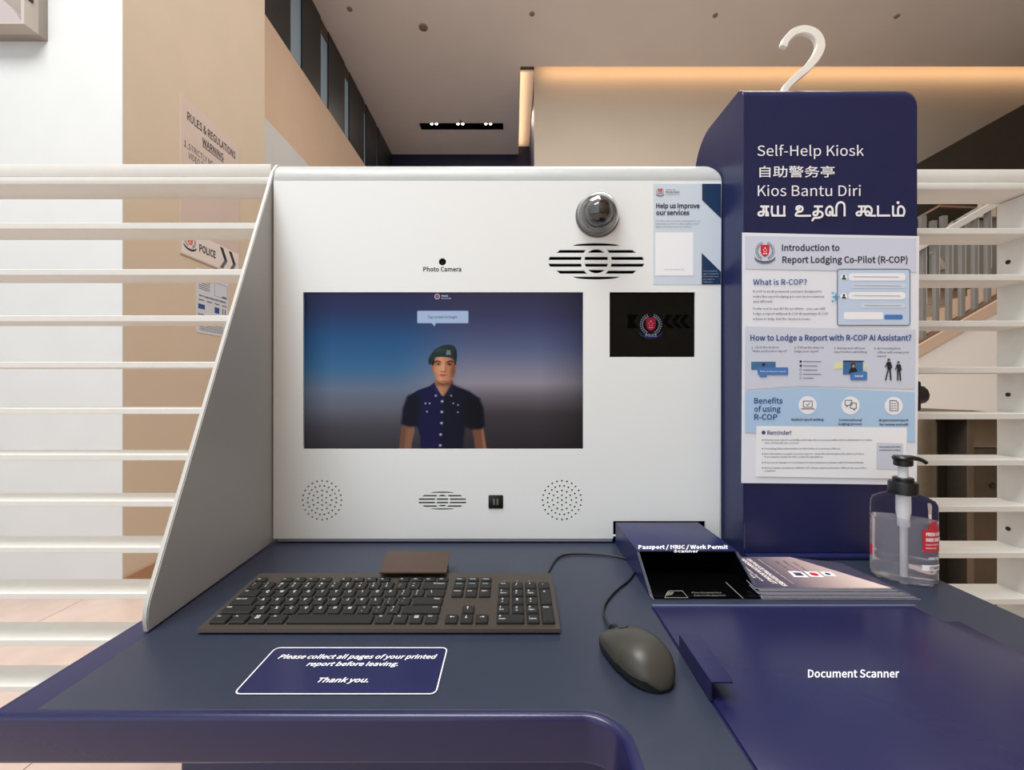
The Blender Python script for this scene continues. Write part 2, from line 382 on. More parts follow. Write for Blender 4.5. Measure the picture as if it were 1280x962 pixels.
# ------------------------------------------------------------------ stairs and steel gates behind the right fence
ZS = 4.4
def FP(px, py, Y): return ((px - VX) / F * Y, EYE + (VY - py) / F * Y)
M_stair = mat('stair_stringer_paint', (216, 190, 168), 0.6); M_gate = mat('gate_steel', (122, 112, 98), 0.38, metal=0.8, noise=0.06, nscale=20); M_bal = mat('baluster_steel', (150, 152, 152), 0.4, metal=0.3)
M_balw = mat('baluster_edge', (222, 222, 218), 0.4)
st = T('staircase', (6.0, 4.6, 0), 'staircase rising to the right behind the right slat fence, with steel balusters', 'staircase')
a = FP(1000, 520, ZS); b = FP(1420, 280, ZS)
sl = (b[1] - a[1]) / (b[0] - a[0])
x0 = 2.9; z0 = a[1] + (x0 - a[0]) * sl; x1 = 6.9; z1 = a[1] + (x1 - a[0]) * sl
prism('under_stair_wall', [(x0, 0), (x1, 0), (x1, z1 - 0.09), (x0, z0 - 0.09)], 'y', ZS + 0.02, ZS + 0.14, mat('under_stair_white', (250, 249, 244), 0.6), st)
prism('stringer', [(x0, z0 - 0.09), (x1, z1 - 0.09), (x1, z1 + 0.03), (x0, z0 + 0.03)], 'y', ZS, ZS + 0.14, M_stair, st)
prism('shoe_rail', [(x0, z0 + 0.03), (x1, z1 + 0.03), (x1, z1 + 0.06), (x0, z0 + 0.06)], 'y', ZS + 0.03, ZS + 0.11, mat('rail_brown', (126, 104, 88), 0.5), st)
nst = 18
for i in range(nst):
    xx = x0 + (x1 - x0) * i / nst; zz = z0 + (z1 - z0) * i / nst
    box('step', xx, xx + (x1 - x0) / nst, ZS + 0.14, ZS + 0.9, zz - 0.25, zz - 0.02, M_stair, st)
px = 1058.0
i = 0
while px < 1330:
    X, _ = FP(px, 0, ZS + 0.05); zb = z0 + (X - x0) * sl + 0.06
    if X < x1 - 0.06:
        box('baluster', X - 0.020, X + 0.020, ZS + 0.045, ZS + 0.085, zb - 0.03, zb + 0.98, M_bal, st)
        box('baluster_edge', X + 0.024, X + 0.032, ZS + 0.05, ZS + 0.08, zb + 0.35, zb + 0.98, M_balw, st)
    px += 16.2; i += 1
prism('handrail', [(x0, z0 + 1.02), (x1, z1 + 1.02), (x1, z1 + 1.09), (x0, z0 + 1.09)], 'y', ZS + 0.03, ZS + 0.10, M_balw, st)
# tiled wall behind the stair: individual rows of tiles
wt = struct(box('wall_stair', 2.6, 8.9, 5.85, 5.95, 0, FP(0, 352, 5.85)[1], M_stair))
M_wt = mat('peach_wall_tile', (232, 208, 186), 0.45, noise=0.03)
zt = EYE - 0.2; r_ = 0
while zt + 0.19 < FP(0, 352, 5.85)[1]:
    xx = 4.9 + (0.15 if r_ % 2 else 0)
    while xx < 6.95:
        box('wall_tile', xx, min(xx + 0.34, 6.98), 5.838, 5.85, zt, zt + 0.19, M_wt, wt, 0.0)
        xx += 0.346
    zt += 0.197; r_ += 1
# dark upper flight with a sloping top edge
q0 = FP(1090, 236, 5.7); q1 = FP(1340, 97, 5.7); qb = FP(0, 352, 5.7)[1]
up = T('upper_stair_flight', (5.9, 5.75, qb), 'dark brown upper stair flight rising behind the right fence', 'stair flight')
sl2 = (q1[1] - q0[1]) / (q1[0] - q0[0]); xe = 8.6
prism('balustrade_panel', [(q0[0] - .6, qb), (xe, qb), (xe, q0[1] + (xe - q0[0]) * sl2), (q0[0] - 0.6, q0[1] - 0.6 * sl2)], 'y', 5.70, 5.80, M_brown, up)
def rail(name, pxa, pya, pxb, pyb, Y, wd, m, par, th=0.04):
    A = FP(pxa, pya, Y); B = FP(pxb, pyb, Y); d = Vector((B[0] - A[0], B[1] - A[1])); n = Vector((-d.y, d.x)).normalized() * wd / 2
    prism(name, [(A[0] + n.x, A[1] + n.y), (B[0] + n.x, B[1] + n.y), (B[0] - n.x, B[1] - n.y), (A[0] - n.x, A[1] - n.y)], 'y', Y - th, Y, m, par)
rail('handrail', 1140, 276, 1172, 258, 5.55, 0.022, mat('rail_tan', (170, 140, 118), 0.5), up)
rail('handrail', 1172, 259, 1222, 261, 5.55, 0.03, mat('rail_rust', (140, 104, 84), 0.5), up)
rail('handrail', 1178, 288, 1226, 260, 5.50, 0.07, M_balw, up)
rail('handrail', 1218, 284, 1262, 262, 5.50, 0.045, M_balw, up)
rail('brace', 1163, 315, 1178, 336, 5.45, 0.06, mat('rail_grey', (190, 176, 160), 0.5), up)
rail('stair_tread', 1178, 345, 1250, 306, 5.60, 0.06, mat('tread_orange', (190, 138, 100), 0.5), up)
for k, px in enumerate((1150, 1163, 1176, 1190, 1205, 1220, 1236, 1252)):
    A = FP(px, 345, 5.5); zt_ = FP(px, 268 if k % 2 else 262, 5.5)[1]
    box('post', A[0] - 0.035, A[0] + 0.03, 5.44, 5.49, A[1], zt_ - 0.1, mat('post_grey', (142, 142, 138), 0.5), up)
box('landing_block', FP(1224, 0, 5.4)[0], FP(1252, 0, 5.4)[0], 5.36, 5.42, FP(0, 272, 5.4)[1], FP(0, 250, 5.4)[1], mat('landing_cream', (210, 200, 184), 0.6), up)
# stainless gate cabinets
g = T('steel_gate_cabinet', (2.25, 2.35, 0), 'brushed steel gate cabinet standing behind the right slat fence', 'gate cabinet')
gy = 2.2; GT = EYE - 0.13
def GX(px): return (px - VX) / F * gy
lathe('round_end', [(0.10, 0), (0.10, GT - 0.05), (0.09, GT - 0.03)], GX(1150) - 0.0, gy + 0.05, M_gate, g, n=32)
box('recess_panel', GX(1160), GX(1211), gy + 0.10, gy + 0.13, 0, GT - 0.03, mat('dark_gate_panel', (40, 34, 28), 0.4, metal=.3), g)
box('edge_post', GX(1209), GX(1218), gy, gy + 0.12, 0, GT - 0.02, M_gate, g, 0.004)
box('door', GX(1220), GX(1300), gy + 0.01, gy + 0.1, 0.03, GT - 0.19, mat('gate_door_steel', (92, 82, 70), 0.35, metal=.7, noise=.05), g, 0.004)
box('upper_panel', GX(1220), GX(1300), gy + 0.015, gy + 0.1, GT - 0.18, GT - 0.03, M_gate, g, 0.003)
pts = [(GX(1140), GT - 0.03), (GX(1305), GT - 0.03), (GX(1250), GT + 0.0), (GX(1210), GT + 0.014), (GX(1180), GT + 0.006)]
prism('top_cover', pts, 'y', gy - 0.02, gy + 0.3, M_gate, g)
lk = lathe('keyhole', [(0.016, 0), (0.016, 0.006), (0.009, 0.007)], 0, 0, M_blk, g, n=16)
for v in lk.data.vertices: v.co = (GX(1243) + v.co.x, gy + 0.008 - v.co.z, EYE - (607 - VY) / F * gy + v.co.y)

# ------------------------------------------------------------------ slat fences (deep shelf-like slats)
FY0, FY1 = 0.852, 0.918
def fence(name, x0, x1, dz, label, right):
    t = T(name, ((x0 + x1) / 2, 0.88, 0), label, 'fence')
    k = FY0 / F
    z = EYE + dz
    box('top_cap', x0, x1, FY0 - 0.001, FY1, z + (VY - 221) * k, z + (VY - 205) * k, M_slat, t, 0.0015)
    box('top_board', x0, x1, FY0 - 0.003, FY1, z + (VY - 231) * k, z + (VY - 221.8) * k, M_slat, t, 0.0015)
    for i in range(1, 13):
        yc = 224 + 57.9 * i + 0.0
        z1 = z + (VY - (yc - 3.6)) * k; z0 = z + (VY - (yc + 3.9)) * k
        if z0 < 0.03: continue
        box('slat', x0, x1, FY0, FY1, z0, z1, M_slat, t, 0.001, 1)
    if right:
        box('end_panel', 1.0685, 1.088, FY0 + 0.002, FY1 + 0.0, 0, z + (VY - 232) * k, M_slat, t)
        for zz in (328, 493, 660):
            s = lathe('screw', [(0.0045, 0), (0.0045, 0.0015), (0.002, 0.002)], 0, 0, M_blk, t, n=10)
            for v in s.data.vertices: v.co = (1.0685 - v.co.z, 0.897 + v.co.x, EYE + (VY - zz) * 0.9 / F + v.co.y)
        box('back_post', 0.80, 0.83, FY1, FY1 + 0.02, 0, 0.3, M_slat, t)
    else:
        box('end_panel', x0 - 0.02, x0, FY0, FY1, 0, z + (VY - 205) * k, M_slat, t)
        box('end_panel', x1 , x1 + 0.012, FY0 + .004, FY1, 0, z + (VY - 232) * k, M_slat, t)
fence('slat_fence', -1.35, -0.4945, 0.0, 'white horizontal slat fence left of the kiosk', False)
fence('slat_fence', 0.745, 1.30, -0.0107, 'white horizontal slat fence right of the navy sign column', True)

# ------------------------------------------------------------------ signs on the beige side wall
def wl(lift): return lambda u, v, l=0.0: (XL1 + lift + l, u, v)
M_pg = mat('greyish_sign_board', (196, 180, 170), 0.4)
def WT(P, t, y, z, **k): P.add(*text_fit(t, y, z, **k))
s1 = T('rules_sign', (XL1, 3.12, EYE + 0.92), 'grey wall sign reading rules and regulations with no smoking symbol', 'sign')
box('board', XL1, XL1 + 0.006, 2.825, 3.425, EYE + 0.915, EYE + 2.0, M_pg, s1, 0.0)
P = Print()
WT(P, 'RULES & REGULATIONS', 3.13, EYE + 1.86, w=0.50, h=0.055, align='c', off=0.02)
WT(P, 'WARNING', 3.13, EYE + 1.77, w=0.22, h=0.05, align='c', off=0.02)
P.poly([(3.02, EYE + 1.755), (3.24, EYE + 1.755), (3.24, EYE + 1.762), (3.02, EYE + 1.762)])
WT(P, '1.', 2.85, EYE + 1.66, h=0.042); WT(P, 'STRICTLY NO', 2.89, EYE + 1.66, w=0.24, h=0.042); WT(P, 'VIDEO TAKING', 2.89, EYE + 1.60, w=0.25, h=0.042)
WT(P, '2.', 2.85, EYE + 1.47, h=0.042); WT(P, 'STRICTLY NO', 2.89, EYE + 1.47, w=0.24, h=0.042); WT(P, 'SMOKING', 2.89, EYE + 1.41, w=0.18, h=0.042)
P.build('lettering', lambda u, v: wl(0.0066)(u, v), M_dark, s1)
P = Print(); P.ring(3.345, EYE + 1.255, 0.045, 0.011); P.line([(3.315, EYE + 1.285), (3.375, EYE + 1.225)], 0.010); P.build('prohibition_ring', lambda u, v: wl(0.0072)(u, v), M_red, s1)
P = Print(); P.line([(3.315, EYE + 1.245), (3.375, EYE + 1.255)], 0.010); P.line([(3.36, EYE + 1.265), (3.372, EYE + 1.28)], 0.004); P.build('cigarette_print', lambda u, v: wl(0.0066)(u, v), M_dark, s1)
P = Print(); P.poly([(2.83, EYE + .925), (3.42, EYE + .925), (3.42, EYE + 1.10), (2.83, EYE + 1.10)]); P.build('white_band', lambda u, v: wl(0.0064)(u, v), mat('band_white', (214, 206, 200), 0.4), s1)
crest(lambda u, v, l=0: wl(0.0064)(u, v, l), 2.905, EYE + 1.03, 0.052, s1, M_dark, M_red, M_wht, M_dark, None, -1)
P = Print(); P.text('POLICE', 2.99, EYE + 0.985, w=0.165, h=0.05, off=0.03)
for q in (3.20, 3.30): P.poly([(q, EYE + 1.09), (q + .035, EYE + 1.09), (q + .085, EYE + 1.0), (q + .05, EYE + 1.0)])
P.build('police_lettering', lambda u, v: wl(0.0068)(u, v), M_dark, s1)
P = Print()
for q in (3.20, 3.30): P.poly([(q + .05, EYE + 1.0), (q + .085, EYE + 1.0), (q + 0.035, EYE + .93), (q, EYE + .93)])
P.build('grey_chevrons', lambda u, v: wl(0.0068)(u, v), M_grayp, s1)
s2 = T('notice_sheet', (XL1, 3.12, EYE + 0.40), 'pale blue printed notice sheet on the beige wall below the rules sign', 'poster')
ys, ye, zb_, zt2 = 2.97, 3.30, EYE + 0.40, EYE + 0.865
box('sheet', XL1, XL1 + 0.002, ys, ye, zb_, zt2, mat('notice_paper', (196, 200, 208), 0.5), s2)
P = Print(); P.text('How to Lodge a Report with AI Assistant?', 3.135, EYE + .665, w=.28, h=.013, align='c', off=.03); P.text('Introduction to', 3.0, EYE + .83, w=.16, h=.016)
for k_ in range(6): P.line([(2.99, EYE + .79 - .014 * k_), (3.10, EYE + .79 - .014 * k_)], .004)
for k_ in range(4): P.line([(2.99 + .08 * k_, EYE + .64), (3.04 + .08 * k_, EYE + .64)], .006)
for k_ in range(5): P.line([(3.0, EYE + .47 - .012 * k_), (3.24, EYE + .47 - .012 * k_)], .003)
P.line([(3.24, EYE + .615), (3.24, EYE + .575)], .008); P.line([(3.265, EYE + .612), (3.265, EYE + .575)], .008)
P.build('lettering', lambda u, v: wl(0.0025)(u, v), M_dark, s2)
P = Print(); P.poly([(2.985, EYE + .575), (3.05, EYE + .575), (3.05, EYE + .61), (2.985, EYE + .61)]); P.poly([(3.15, EYE + .57), (3.2, EYE + .57), (3.2, EYE + .615), (3.15, EYE + .615)]); P.poly([(3.23, EYE + .70), (3.28, EYE + .70), (3.28, EYE + .712), (3.23, EYE + .712)])
P.text('Benefits', 2.985, EYE + .53, w=.055, h=.012, off=.02); P.build('blue_print', lambda u, v: wl(0.0025)(u, v), M_bluep, s2)
P = Print(); P.ring(3.10, EYE + .52, .018, .003); P.ring(3.18, EYE + .52, .018, .003); P.ring(3.25, EYE + .52, .018, .003); P.line([(3.15, EYE + .70), (3.29, EYE + .70), (3.29, EYE + .80), (3.15, EYE + .80), (3.15, EYE + .70)], .003)
P.build('icon_print', lambda u, v: wl(0.0025)(u, v), M_midblue, s2)
# ================================================================== KIOSK CABINET
KY = 0.808
kf = plane_front(KY)
def KX(px): return (px - VX) / F * KY
def KZ(py): return EYE + (VY - py) / F * KY
kio = T('kiosk_cabinet', (0, 0.86, DESK), 'white powder-coated self-help kiosk cabinet with inset screens and speaker grilles', 'kiosk')
def sp_holes(cx, cy):
    L = []
    for r, n, ph in ((24.2, 24, 0), (18, 20, 9), (12, 12, 0), (6, 6, 30), (0, 1, 0)):
        for i in range(n):
            a = math.radians(ph + 360 * i / n); L.append(circ(cx + r * math.cos(a), cy + r * math.sin(a), 1.25, 8))
    return L
def vent(cx, cy, s, th=1.0):
    L = []
    def R(x0, x1, y0, y1, c0=0.0, c1=0.0):
        L.append([(cx + s * (x0 + c0), cy + s * y0), (cx + s * (x1 - c1), cy + s * y0), (cx + s * x1 if c1 >= 0 else cx + s * (x1 + c1), cy + s * y1), (cx + s * x0 if c0 >= 0 else cx + s * (x0 - c0), cy + s * y1)])
    rows = [(-14.2, -10.4, 50, 10.5), (-5.6, -1.6, 60, 14.6), (2.9, 6.9, 60, 14.6), (11.6, 15.6, 50, 10.5)]
    for i, (y0, y1, xe, xi) in enumerate(rows):
        ri = 19.2
        i0 = math.sqrt(max(0, ri ** 2 - min(y0 ** 2, 1e9)))if abs(y0) < ri else 6; i1 = math.sqrt(max(0, ri ** 2 - y1 ** 2)) if abs(y1) < ri else 6
        e = 4.5 if i in (0, 3) else 2
        eo0, eo1 = (xe - e, xe) if i < 2 else (xe, xe - e)
        L.append([(cx - s * eo0, cy + s * y0), (cx - s * i0, cy + s * y0), (cx - s * i1, cy + s * y1), (cx - s * eo1, cy + s * y1)])
        L.append([(cx + s * i0, cy + s * y0), (cx + s * eo0, cy + s * y0), (cx + s * eo1, cy + s * y1), (cx + s * i1, cy + s * y1)])
    ra = 15.0
    for y0, y1 in ((-5.6, -1.6), (2.9, 6.9)):
        a0 = math.sqrt(ra ** 2 - y0 ** 2) ; a1 = math.sqrt(ra ** 2 - y1 ** 2)
        L.append([(cx - s * a0, cy + s * y0), (cx + s * a0, cy + s * y0), (cx + s * a1, cy + s * y1), (cx - s * a1, cy + s * y1)])
    for sg in (-1, 1):
        y = 10.6; c = math.degrees(math.acos(y / ra))
        L.append([(cx + s * ra * math.sin(math.radians(a)), cy + sg * s * ra * math.cos(math.radians(a))) for a in np.linspace(-c, c, 9)])
        top = [(cx + s * x, cy + sg * s * (19.2 + 3.6 * math.sqrt(max(0, 1 - (x / 30) ** 2)))) for x in np.linspace(-30, 30, 13)]
        L.append(top)
    return L
outer = [(342, 226), (902, 226), (899.5, 673), (881.5, 673), (881.5, 651), (766.5, 651), (766.5, 673), (341.5, 673)]
loops = [outer, [(379, 365), (729, 365), (729, 561), (379, 561)], [(762, 365), (869, 365), (869, 446), (762, 446)],
         circ(553, 327, 4.6, 16), rrect(610.5, 618.5, 629, 635.5, 1.5)]
loops += sp_holes(402.5, 625) + sp_holes(702.5, 625) + vent(745.5, 326.3, 1.0) + vent(553, 625.6, 0.5)
v, f = curve_fill(loops, 0.002)
vv = [(kf(a, b)[0], KY + 0.002 - c, kf(a, b)[2]) for a, b, c in v]
o = mesh('front_panel', vv, [q[::-1] for q in f], M_white, kio)
bm = bmesh.new(); bm.from_mesh(o.data); bmesh.ops.recalc_face_normals(bm, faces=bm.faces); bm.to_mesh(o.data); bm.free()
# rolled top edge
xs = list(np.linspace(KX(342), KX(902) - 0.022, 12)); R = 0.047; zb = KZ(226); re = 0.022; xe = KX(902)
secs = [(x, 0.0) for x in xs] + [(xe - re + re * math.sin(a), re * (1 - math.cos(a))) for a in np.linspace(0.15, math.pi / 2, 9)]
bm = bmesh.new(); rings = []
for x, d in secs:
    k = 1 - d / 0.050; ring = []
    for a in np.linspace(0, math.pi / 2, 12):
        ring.append(bm.verts.new((x, KY + R * (1 - math.cos(a)), zb + R * math.sin(a) * k)))
    ring.append(bm.verts.new((x, 0.93, zb + R * k))); rings.append(ring)
for a, b in zip(rings, rings[1:]):
    for i in range(len(a) - 1): bm.faces.new((a[i], a[i + 1], b[i + 1], b[i]))
bmesh.ops.solidify(bm, geom=bm.faces[:], thickness=0.0015)
autosmooth(from_bm('rolled_top', bm, M_white, kio), 50)
# sides, back, bottom of the cabinet
box('right_side', xe - 0.002, xe + 0.0005, KY + 0.003, 0.93, DESK, zb, M_white, kio)
box('back_panel', KX(342), xe - 0.002, 0.925, 0.93, DESK, zb + 0.03, M_white, kio)
box('inner_box', KX(345), xe - 0.004, KY + 0.045, KY + 0.05, DESK + 0.0005, KZ(230), M_int, kio)
box('bottom_lip', KX(346), KX(766), KY + 0.004, KY + 0.03, DESK + 0.001, KZ(673.5), mat('lip_shadow_grey', (176, 180, 180), 0.45), kio)  # recessed foot strip; the gap's shadow is put into its grey
# left side panel, slightly toed in
def sp(px, py, out):
    Y = 0.6
    for _ in range(40):
        x = -(0.4555 + 0.0195 * (Y - 0.5115) / 0.2965) + (0.0 if out else 0.0073); Y = x * F / (px - VX)
    return Y, EYE + (VY - py) / F * Y
prof = [sp(178.5, 792, True), sp(176.5, 777, True), sp(177.5, 762, True), sp(180, 750, True), sp(184.5, 735, True)] + [sp(338, 214, True), sp(341.5, 208.5, True), sp(345, 206.8, True)]
prof[-1] = (0.835, prof[-1][1]); zt_ = prof[-1][1]
prof = [(p[0], max(p[1], DESK + 0.0005)) for p in prof]
prof += [(0.93, zt_), (0.93, DESK + 0.0005)]
bm = bmesh.new()
def sx(Y, out): return -(0.4555 + 0.0195 * (min(Y, 0.93) - 0.5115) / 0.2965) + (0.0 if out else 0.0073)
A = [bm.verts.new((sx(p[0], True), p[0], p[1])) for p in prof]; B = [bm.verts.new((sx(p[0], False), p[0], p[1])) for p in prof]
fa = bm.faces.new(A); fb = bm.faces.new(B[::-1]); n = len(A)
for i in range(n): bm.faces.new((A[i], B[i], B[(i + 1) % n], A[(i + 1) % n]))
bmesh.ops.recalc_face_normals(bm, faces=bm.faces)
bmesh.ops.bevel(bm, geom=list({e for f_ in (fa, fb) for e in f_.edges}), offset=0.0012, segments=2, affect='EDGES')
autosmooth(from_bm('left_side_panel', bm, M_white_shaded, kio))
# camera hole, usb socket
lens = lathe('camera_lens', [(0.0085, 0), (0.0085, 0.004), (0.004, 0.005), (0.001, 0.0055)], 0, 0, M_gloss, kio, n=20)
for v_ in lens.data.vertices: v_.co = (KX(553) + v_.co.x, KY + 0.010 - v_.co.z, KZ(327) + v_.co.y)
us = box('usb_socket', KX(610.8), KX(628.8), KY - 0.0015, KY + 0.012, KZ(635.2), KZ(618.8), M_blk, kio, 0.001)
box('port_shell', KX(616.3), KX(618.8), KY - 0.002, KY + 0.006, KZ(630.5), KZ(623), M_steel, us); box('port_shell', KX(620.6), KX(623.1), KY - 0.002, KY + 0.006, KZ(630.5), KZ(623), M_steel, us)
P = Print(); P.add(*PT('Photo Camera', 552.8, 339, w=47.5, h=5.3, align='c', off=0.02)); P.build('camera_lettering', lambda a, b: plane_front(KY, 0.0004)(a, b), M_dark, kio)
# ---------------- main screen: picture painted per vertex from shapes
ms = box('main_screen', KX(377), KX(731), KY + 0.009, KY + 0.02, KZ(563), KZ(363), M_int, kio)
S = 2.3; W0, H0 = 349, 195.5; nx, ny = int(W0 * S), int(H0 * S)
uu, vv_ = np.meshgrid(np.linspace(0, W0, nx), np.linspace(0, H0, ny)); PX = uu + 379.5; PY = vv_ + 365.2
def ramp(t, stops):
    t = np.clip(t, 0, 1); xs_ = [s[0] for s in stops]
    return np.stack([np.interp(t, xs_, [s[1][c] for s in stops]) for c in range(3)], -1)
ty = (PY - 365) / 196
Lc = ramp(ty, [(0, (44, 46, 78)), (.12, (40, 52, 92)), (.30, (36, 82, 128)), (.48, (56, 100, 140)), (.62, (98, 110, 132)), (.74, (92, 94, 108)), (.86, (66, 64, 72)), (1, (48, 46, 50))])
Rc = ramp(ty, [(0, (56, 52, 74)), (.15, (58, 60, 92)), (.35, (84, 92, 126)), (.50, (124, 122, 142)), (.58, (140, 132, 144)), (.66, (104, 96, 106)), (.78, (60, 54, 58)), (1, (40, 36, 40))])
tx = (PX - 379) / 350
wgt = np.clip((tx - 0.30) / 0.32, 0, 1)[..., None]; wgt = wgt * wgt * (3 - 2 * wgt)
img = Lc * (1 - wgt) + Rc * wgt
ed = np.clip(np.minimum(tx / .10, (1 - tx) / .16), 0, 1)[..., None]; img = img * (0.62 + 0.38 * np.sqrt(ed))
def cov(pts, soft=0.6):
    """soft coverage of polygon, pixel units"""
    pts = [(p[0], p[1]) for p in pts]; n_ = len(pts); d2 = np.full(PX.shape, 1e9); ins = np.zeros(PX.shape, bool)
    for i in range(n_):
        x1_, y1_ = pts[i]; x2_, y2_ = pts[(i + 1) % n_]; ex, ey = x2_ - x1_, y2_ - y1_
        if ex == 0 and ey == 0: continue
        tt = np.clip(((PX - x1_) * ex + (PY - y1_) * ey) / (ex * ex + ey * ey), 0, 1)
        d2 = np.minimum(d2, (PX - x1_ - tt * ex) ** 2 + (PY - y1_ - tt * ey) ** 2)
        if ey != 0:
            c_ = ((y1_ > PY) != (y2_ > PY)) & (PX < ex * (PY - y1_) / ey + x1_); ins ^= c_
    d = np.sqrt(d2); d = np.where(ins, -d, d)
    return np.clip(0.5 - d / soft, 0, 1)[..., None]
def OC(L, smooth=True):   # officer crop coordinates -> frame
    L = [(490 + a / 6.63, 420 + b / 6.63) for a, b in L]
    if smooth:
        L = L + L[:1]; L = [tuple(p) for p in catmull(L, 4)]
    return L
def lay(pts, colr, soft=0.6, op=1.0):
    global img
    c_ = cov(pts, soft) * op; img = img * (1 - c_) + np.asarray(colr, float) * c_
def blob(cx, cy, rx, ry, colr, op=1.0, hard=1.0):
    global img
    cx = 490 + cx / 6.63; cy = 420 + cy / 6.63; d = (((PX - cx) / (rx / 6.63)) ** 2 + ((PY - cy) / (ry / 6.63)) ** 2) ** 1.3
    c_ = (np.exp(-d * hard) * op)[..., None]; img = img * (1 - c_) + np.asarray(colr, float) * c_
gx = ((PX - 490) * 6.63)[..., None]
skin = ramp(((gx[..., 0]) - 330) / 200, [(0, (150, 92, 62)), (.35, (208, 146, 112)), (.7, (176, 116, 84)), (1, (112, 66, 46))])
lay(OC([(85, 740), (190, 745), (185, 800), (165, 880), (160, 945), (60, 945), (70, 850)], False), (126, 86, 66), 2)
lay(OC([(85, 740), (120, 745), (100, 945), (60, 945), (70, 850)], False), (92, 58, 44), 4, .7)
lay(OC([(660, 750), (755, 750), (768, 830), (785, 945), (690, 945), (680, 860)], False), (108, 70, 54), 2)
lay(OC([(735, 750), (755, 750), (768, 830), (785, 945), (755, 945)], False), (160, 110, 84), 2, .6)
lay(OC([(345, 370), (500, 360), (490, 440), (470, 480), (430, 500), (390, 470), (360, 420)]), skin * 0.86, 1)
blob(430, 395, 70, 22, (96, 56, 42), .75)
lay(OC([(350, 385), (375, 440), (405, 490), (430, 500), (455, 470), (495, 400), (540, 420), (640, 460), (720, 520), (750, 600), (762, 740), (740, 762), (660, 765), (605, 740), (590, 850), (580, 945), (235, 945), (235, 840), (210, 745), (140, 745), (82, 725), (95, 600), (130, 500), (220, 445), (310, 415)], False), (13, 14, 56), 1)
sh = np.clip((gx - 400) / 260, 0, 1)
c_ = cov(OC([(430, 500), (455, 470), (495, 400), (540, 420), (640, 460), (720, 520), (750, 600), (762, 740), (740, 762), (660, 765), (605, 740), (590, 850), (580, 945), (400, 945), (420, 560)], False), 6) * 0.75; img = img * (1 - c_) + np.array((10, 11, 24)) * c_
lay(OC([(95, 600), (130, 500), (215, 470), (225, 600), (212, 745), (140, 745), (82, 725)], False), (6, 8, 22), 6, .95)
lay(OC([(610, 560), (640, 480), (720, 520), (750, 600), (762, 740), (740, 762), (660, 765), (605, 740)], False), (8, 9, 19), 6, .95)
lay(OC([(345, 388), (372, 430), (410, 488), (395, 500), (350, 450), (333, 410)], False), (24, 28, 78), 1, .9)
lay(OC([(495, 395), (520, 412), (490, 470), (450, 495), (440, 488), (470, 440)], False), (20, 22, 52), 1, .9)
lay(OC([(340, 200), (345, 180), (380, 160), (520, 170), (526, 230), (520, 290), (500, 338), (470, 374), (432, 390), (396, 380), (360, 342), (342, 284)]), skin, .8)
lay(OC([(326, 240), (342, 235), (345, 290), (332, 280)]), (150, 98, 72), .8); lay(OC([(524, 235), (536, 238), (528, 295), (514, 305)]), (150, 90, 66), .8)
blob(382, 226, 32, 18, (128, 82, 62), .7); blob(476, 226, 32, 18, (104, 64, 48), .7)
lay(OC([(350, 213), (374, 200), (404, 210), (402, 219), (376, 210), (354, 221)], False), (52, 32, 26), .8, .95); lay(OC([(454, 213), (482, 201), (508, 206), (506, 215), (482, 211), (456, 222)], False), (40, 26, 22), .8, .95)
lay(OC([(366, 234), (382, 226), (400, 234), (384, 240)], False), (44, 28, 24), .8, .95); lay(OC([(458, 235), (474, 227), (494, 234), (476, 241)], False), (36, 22, 20), .8, .95)
blob(370, 235, 5, 3, (190, 160, 146), .5); blob(462, 236, 5, 3, (170, 140, 126), .5)
blob(446, 260, 10, 36, (146, 92, 68), .6)
blob(425, 250, 12, 40, (226, 166, 132), .6); blob(424, 292, 22, 8, (128, 74, 54), .6); blob(420, 282, 12, 8, (228, 170, 138), .6)
lay(OC([(388, 320), (410, 315), (422, 318), (436, 315), (456, 321), (424, 326)], False), (138, 66, 58), .8, .9); lay(OC([(386, 321), (424, 324), (458, 321), (424, 329)], False), (92, 40, 36), .6, .9); blob(422, 333, 26, 7, (180, 98, 84), .8)
blob(408, 294, 5, 4, (96, 50, 38), .8); blob(440, 294, 5, 4, (84, 44, 34), .8); blob(418, 342, 18, 6, (196, 130, 102), .5)
blob(370, 275, 24, 30, (220, 152, 116), .5); blob(505, 300, 20, 50, (110, 66, 48), .6); blob(430, 378, 50, 12, (126, 76, 56), .6)
lay(OC([(330, 190), (350, 175), (352, 215), (342, 240), (328, 235)]), (34, 26, 24), 1); lay(OC([(515, 185), (530, 190), (530, 235), (520, 230)]), (30, 24, 22), 1)
lay(OC([(320, 240), (305, 225), (303, 190), (330, 140), (370, 100), (430, 75), (490, 72), (525, 95), (538, 140), (536, 205), (520, 200), (480, 178), (400, 172), (360, 178), (335, 205)]), (36, 48, 48), .8)
blob(400, 115, 50, 20, (56, 72, 72), .5); blob(520, 150, 16, 40, (22, 30, 32), .7); blob(315, 205, 10, 26, (24, 32, 34), .7)
for dx, dy in ((-10, -10), (10, -10), (0, -4), (-10, 6), (10, 6), (0, 14), (-14, 16), (14, 16)): blob(468 + dx, 132 + dy, 6, 7, (168, 176, 170), .8)
for bx, by in ((416, 540), (413, 628), (411, 720), (403, 815), (400, 905)): blob(bx, by, 11, 10, (190, 196, 216), .98, .8); blob(bx + 5, by + 7, 6, 4, (70, 76, 100), .7)
for bx, by, s_ in ((363, 493, 10), (490, 493, 8), (278, 557, 8), (312, 557, 8), (290, 625, 8), (508, 556, 7), (547, 570, 7), (546, 630, 7)): blob(bx, by, s_, s_, (188, 194, 210), .9)
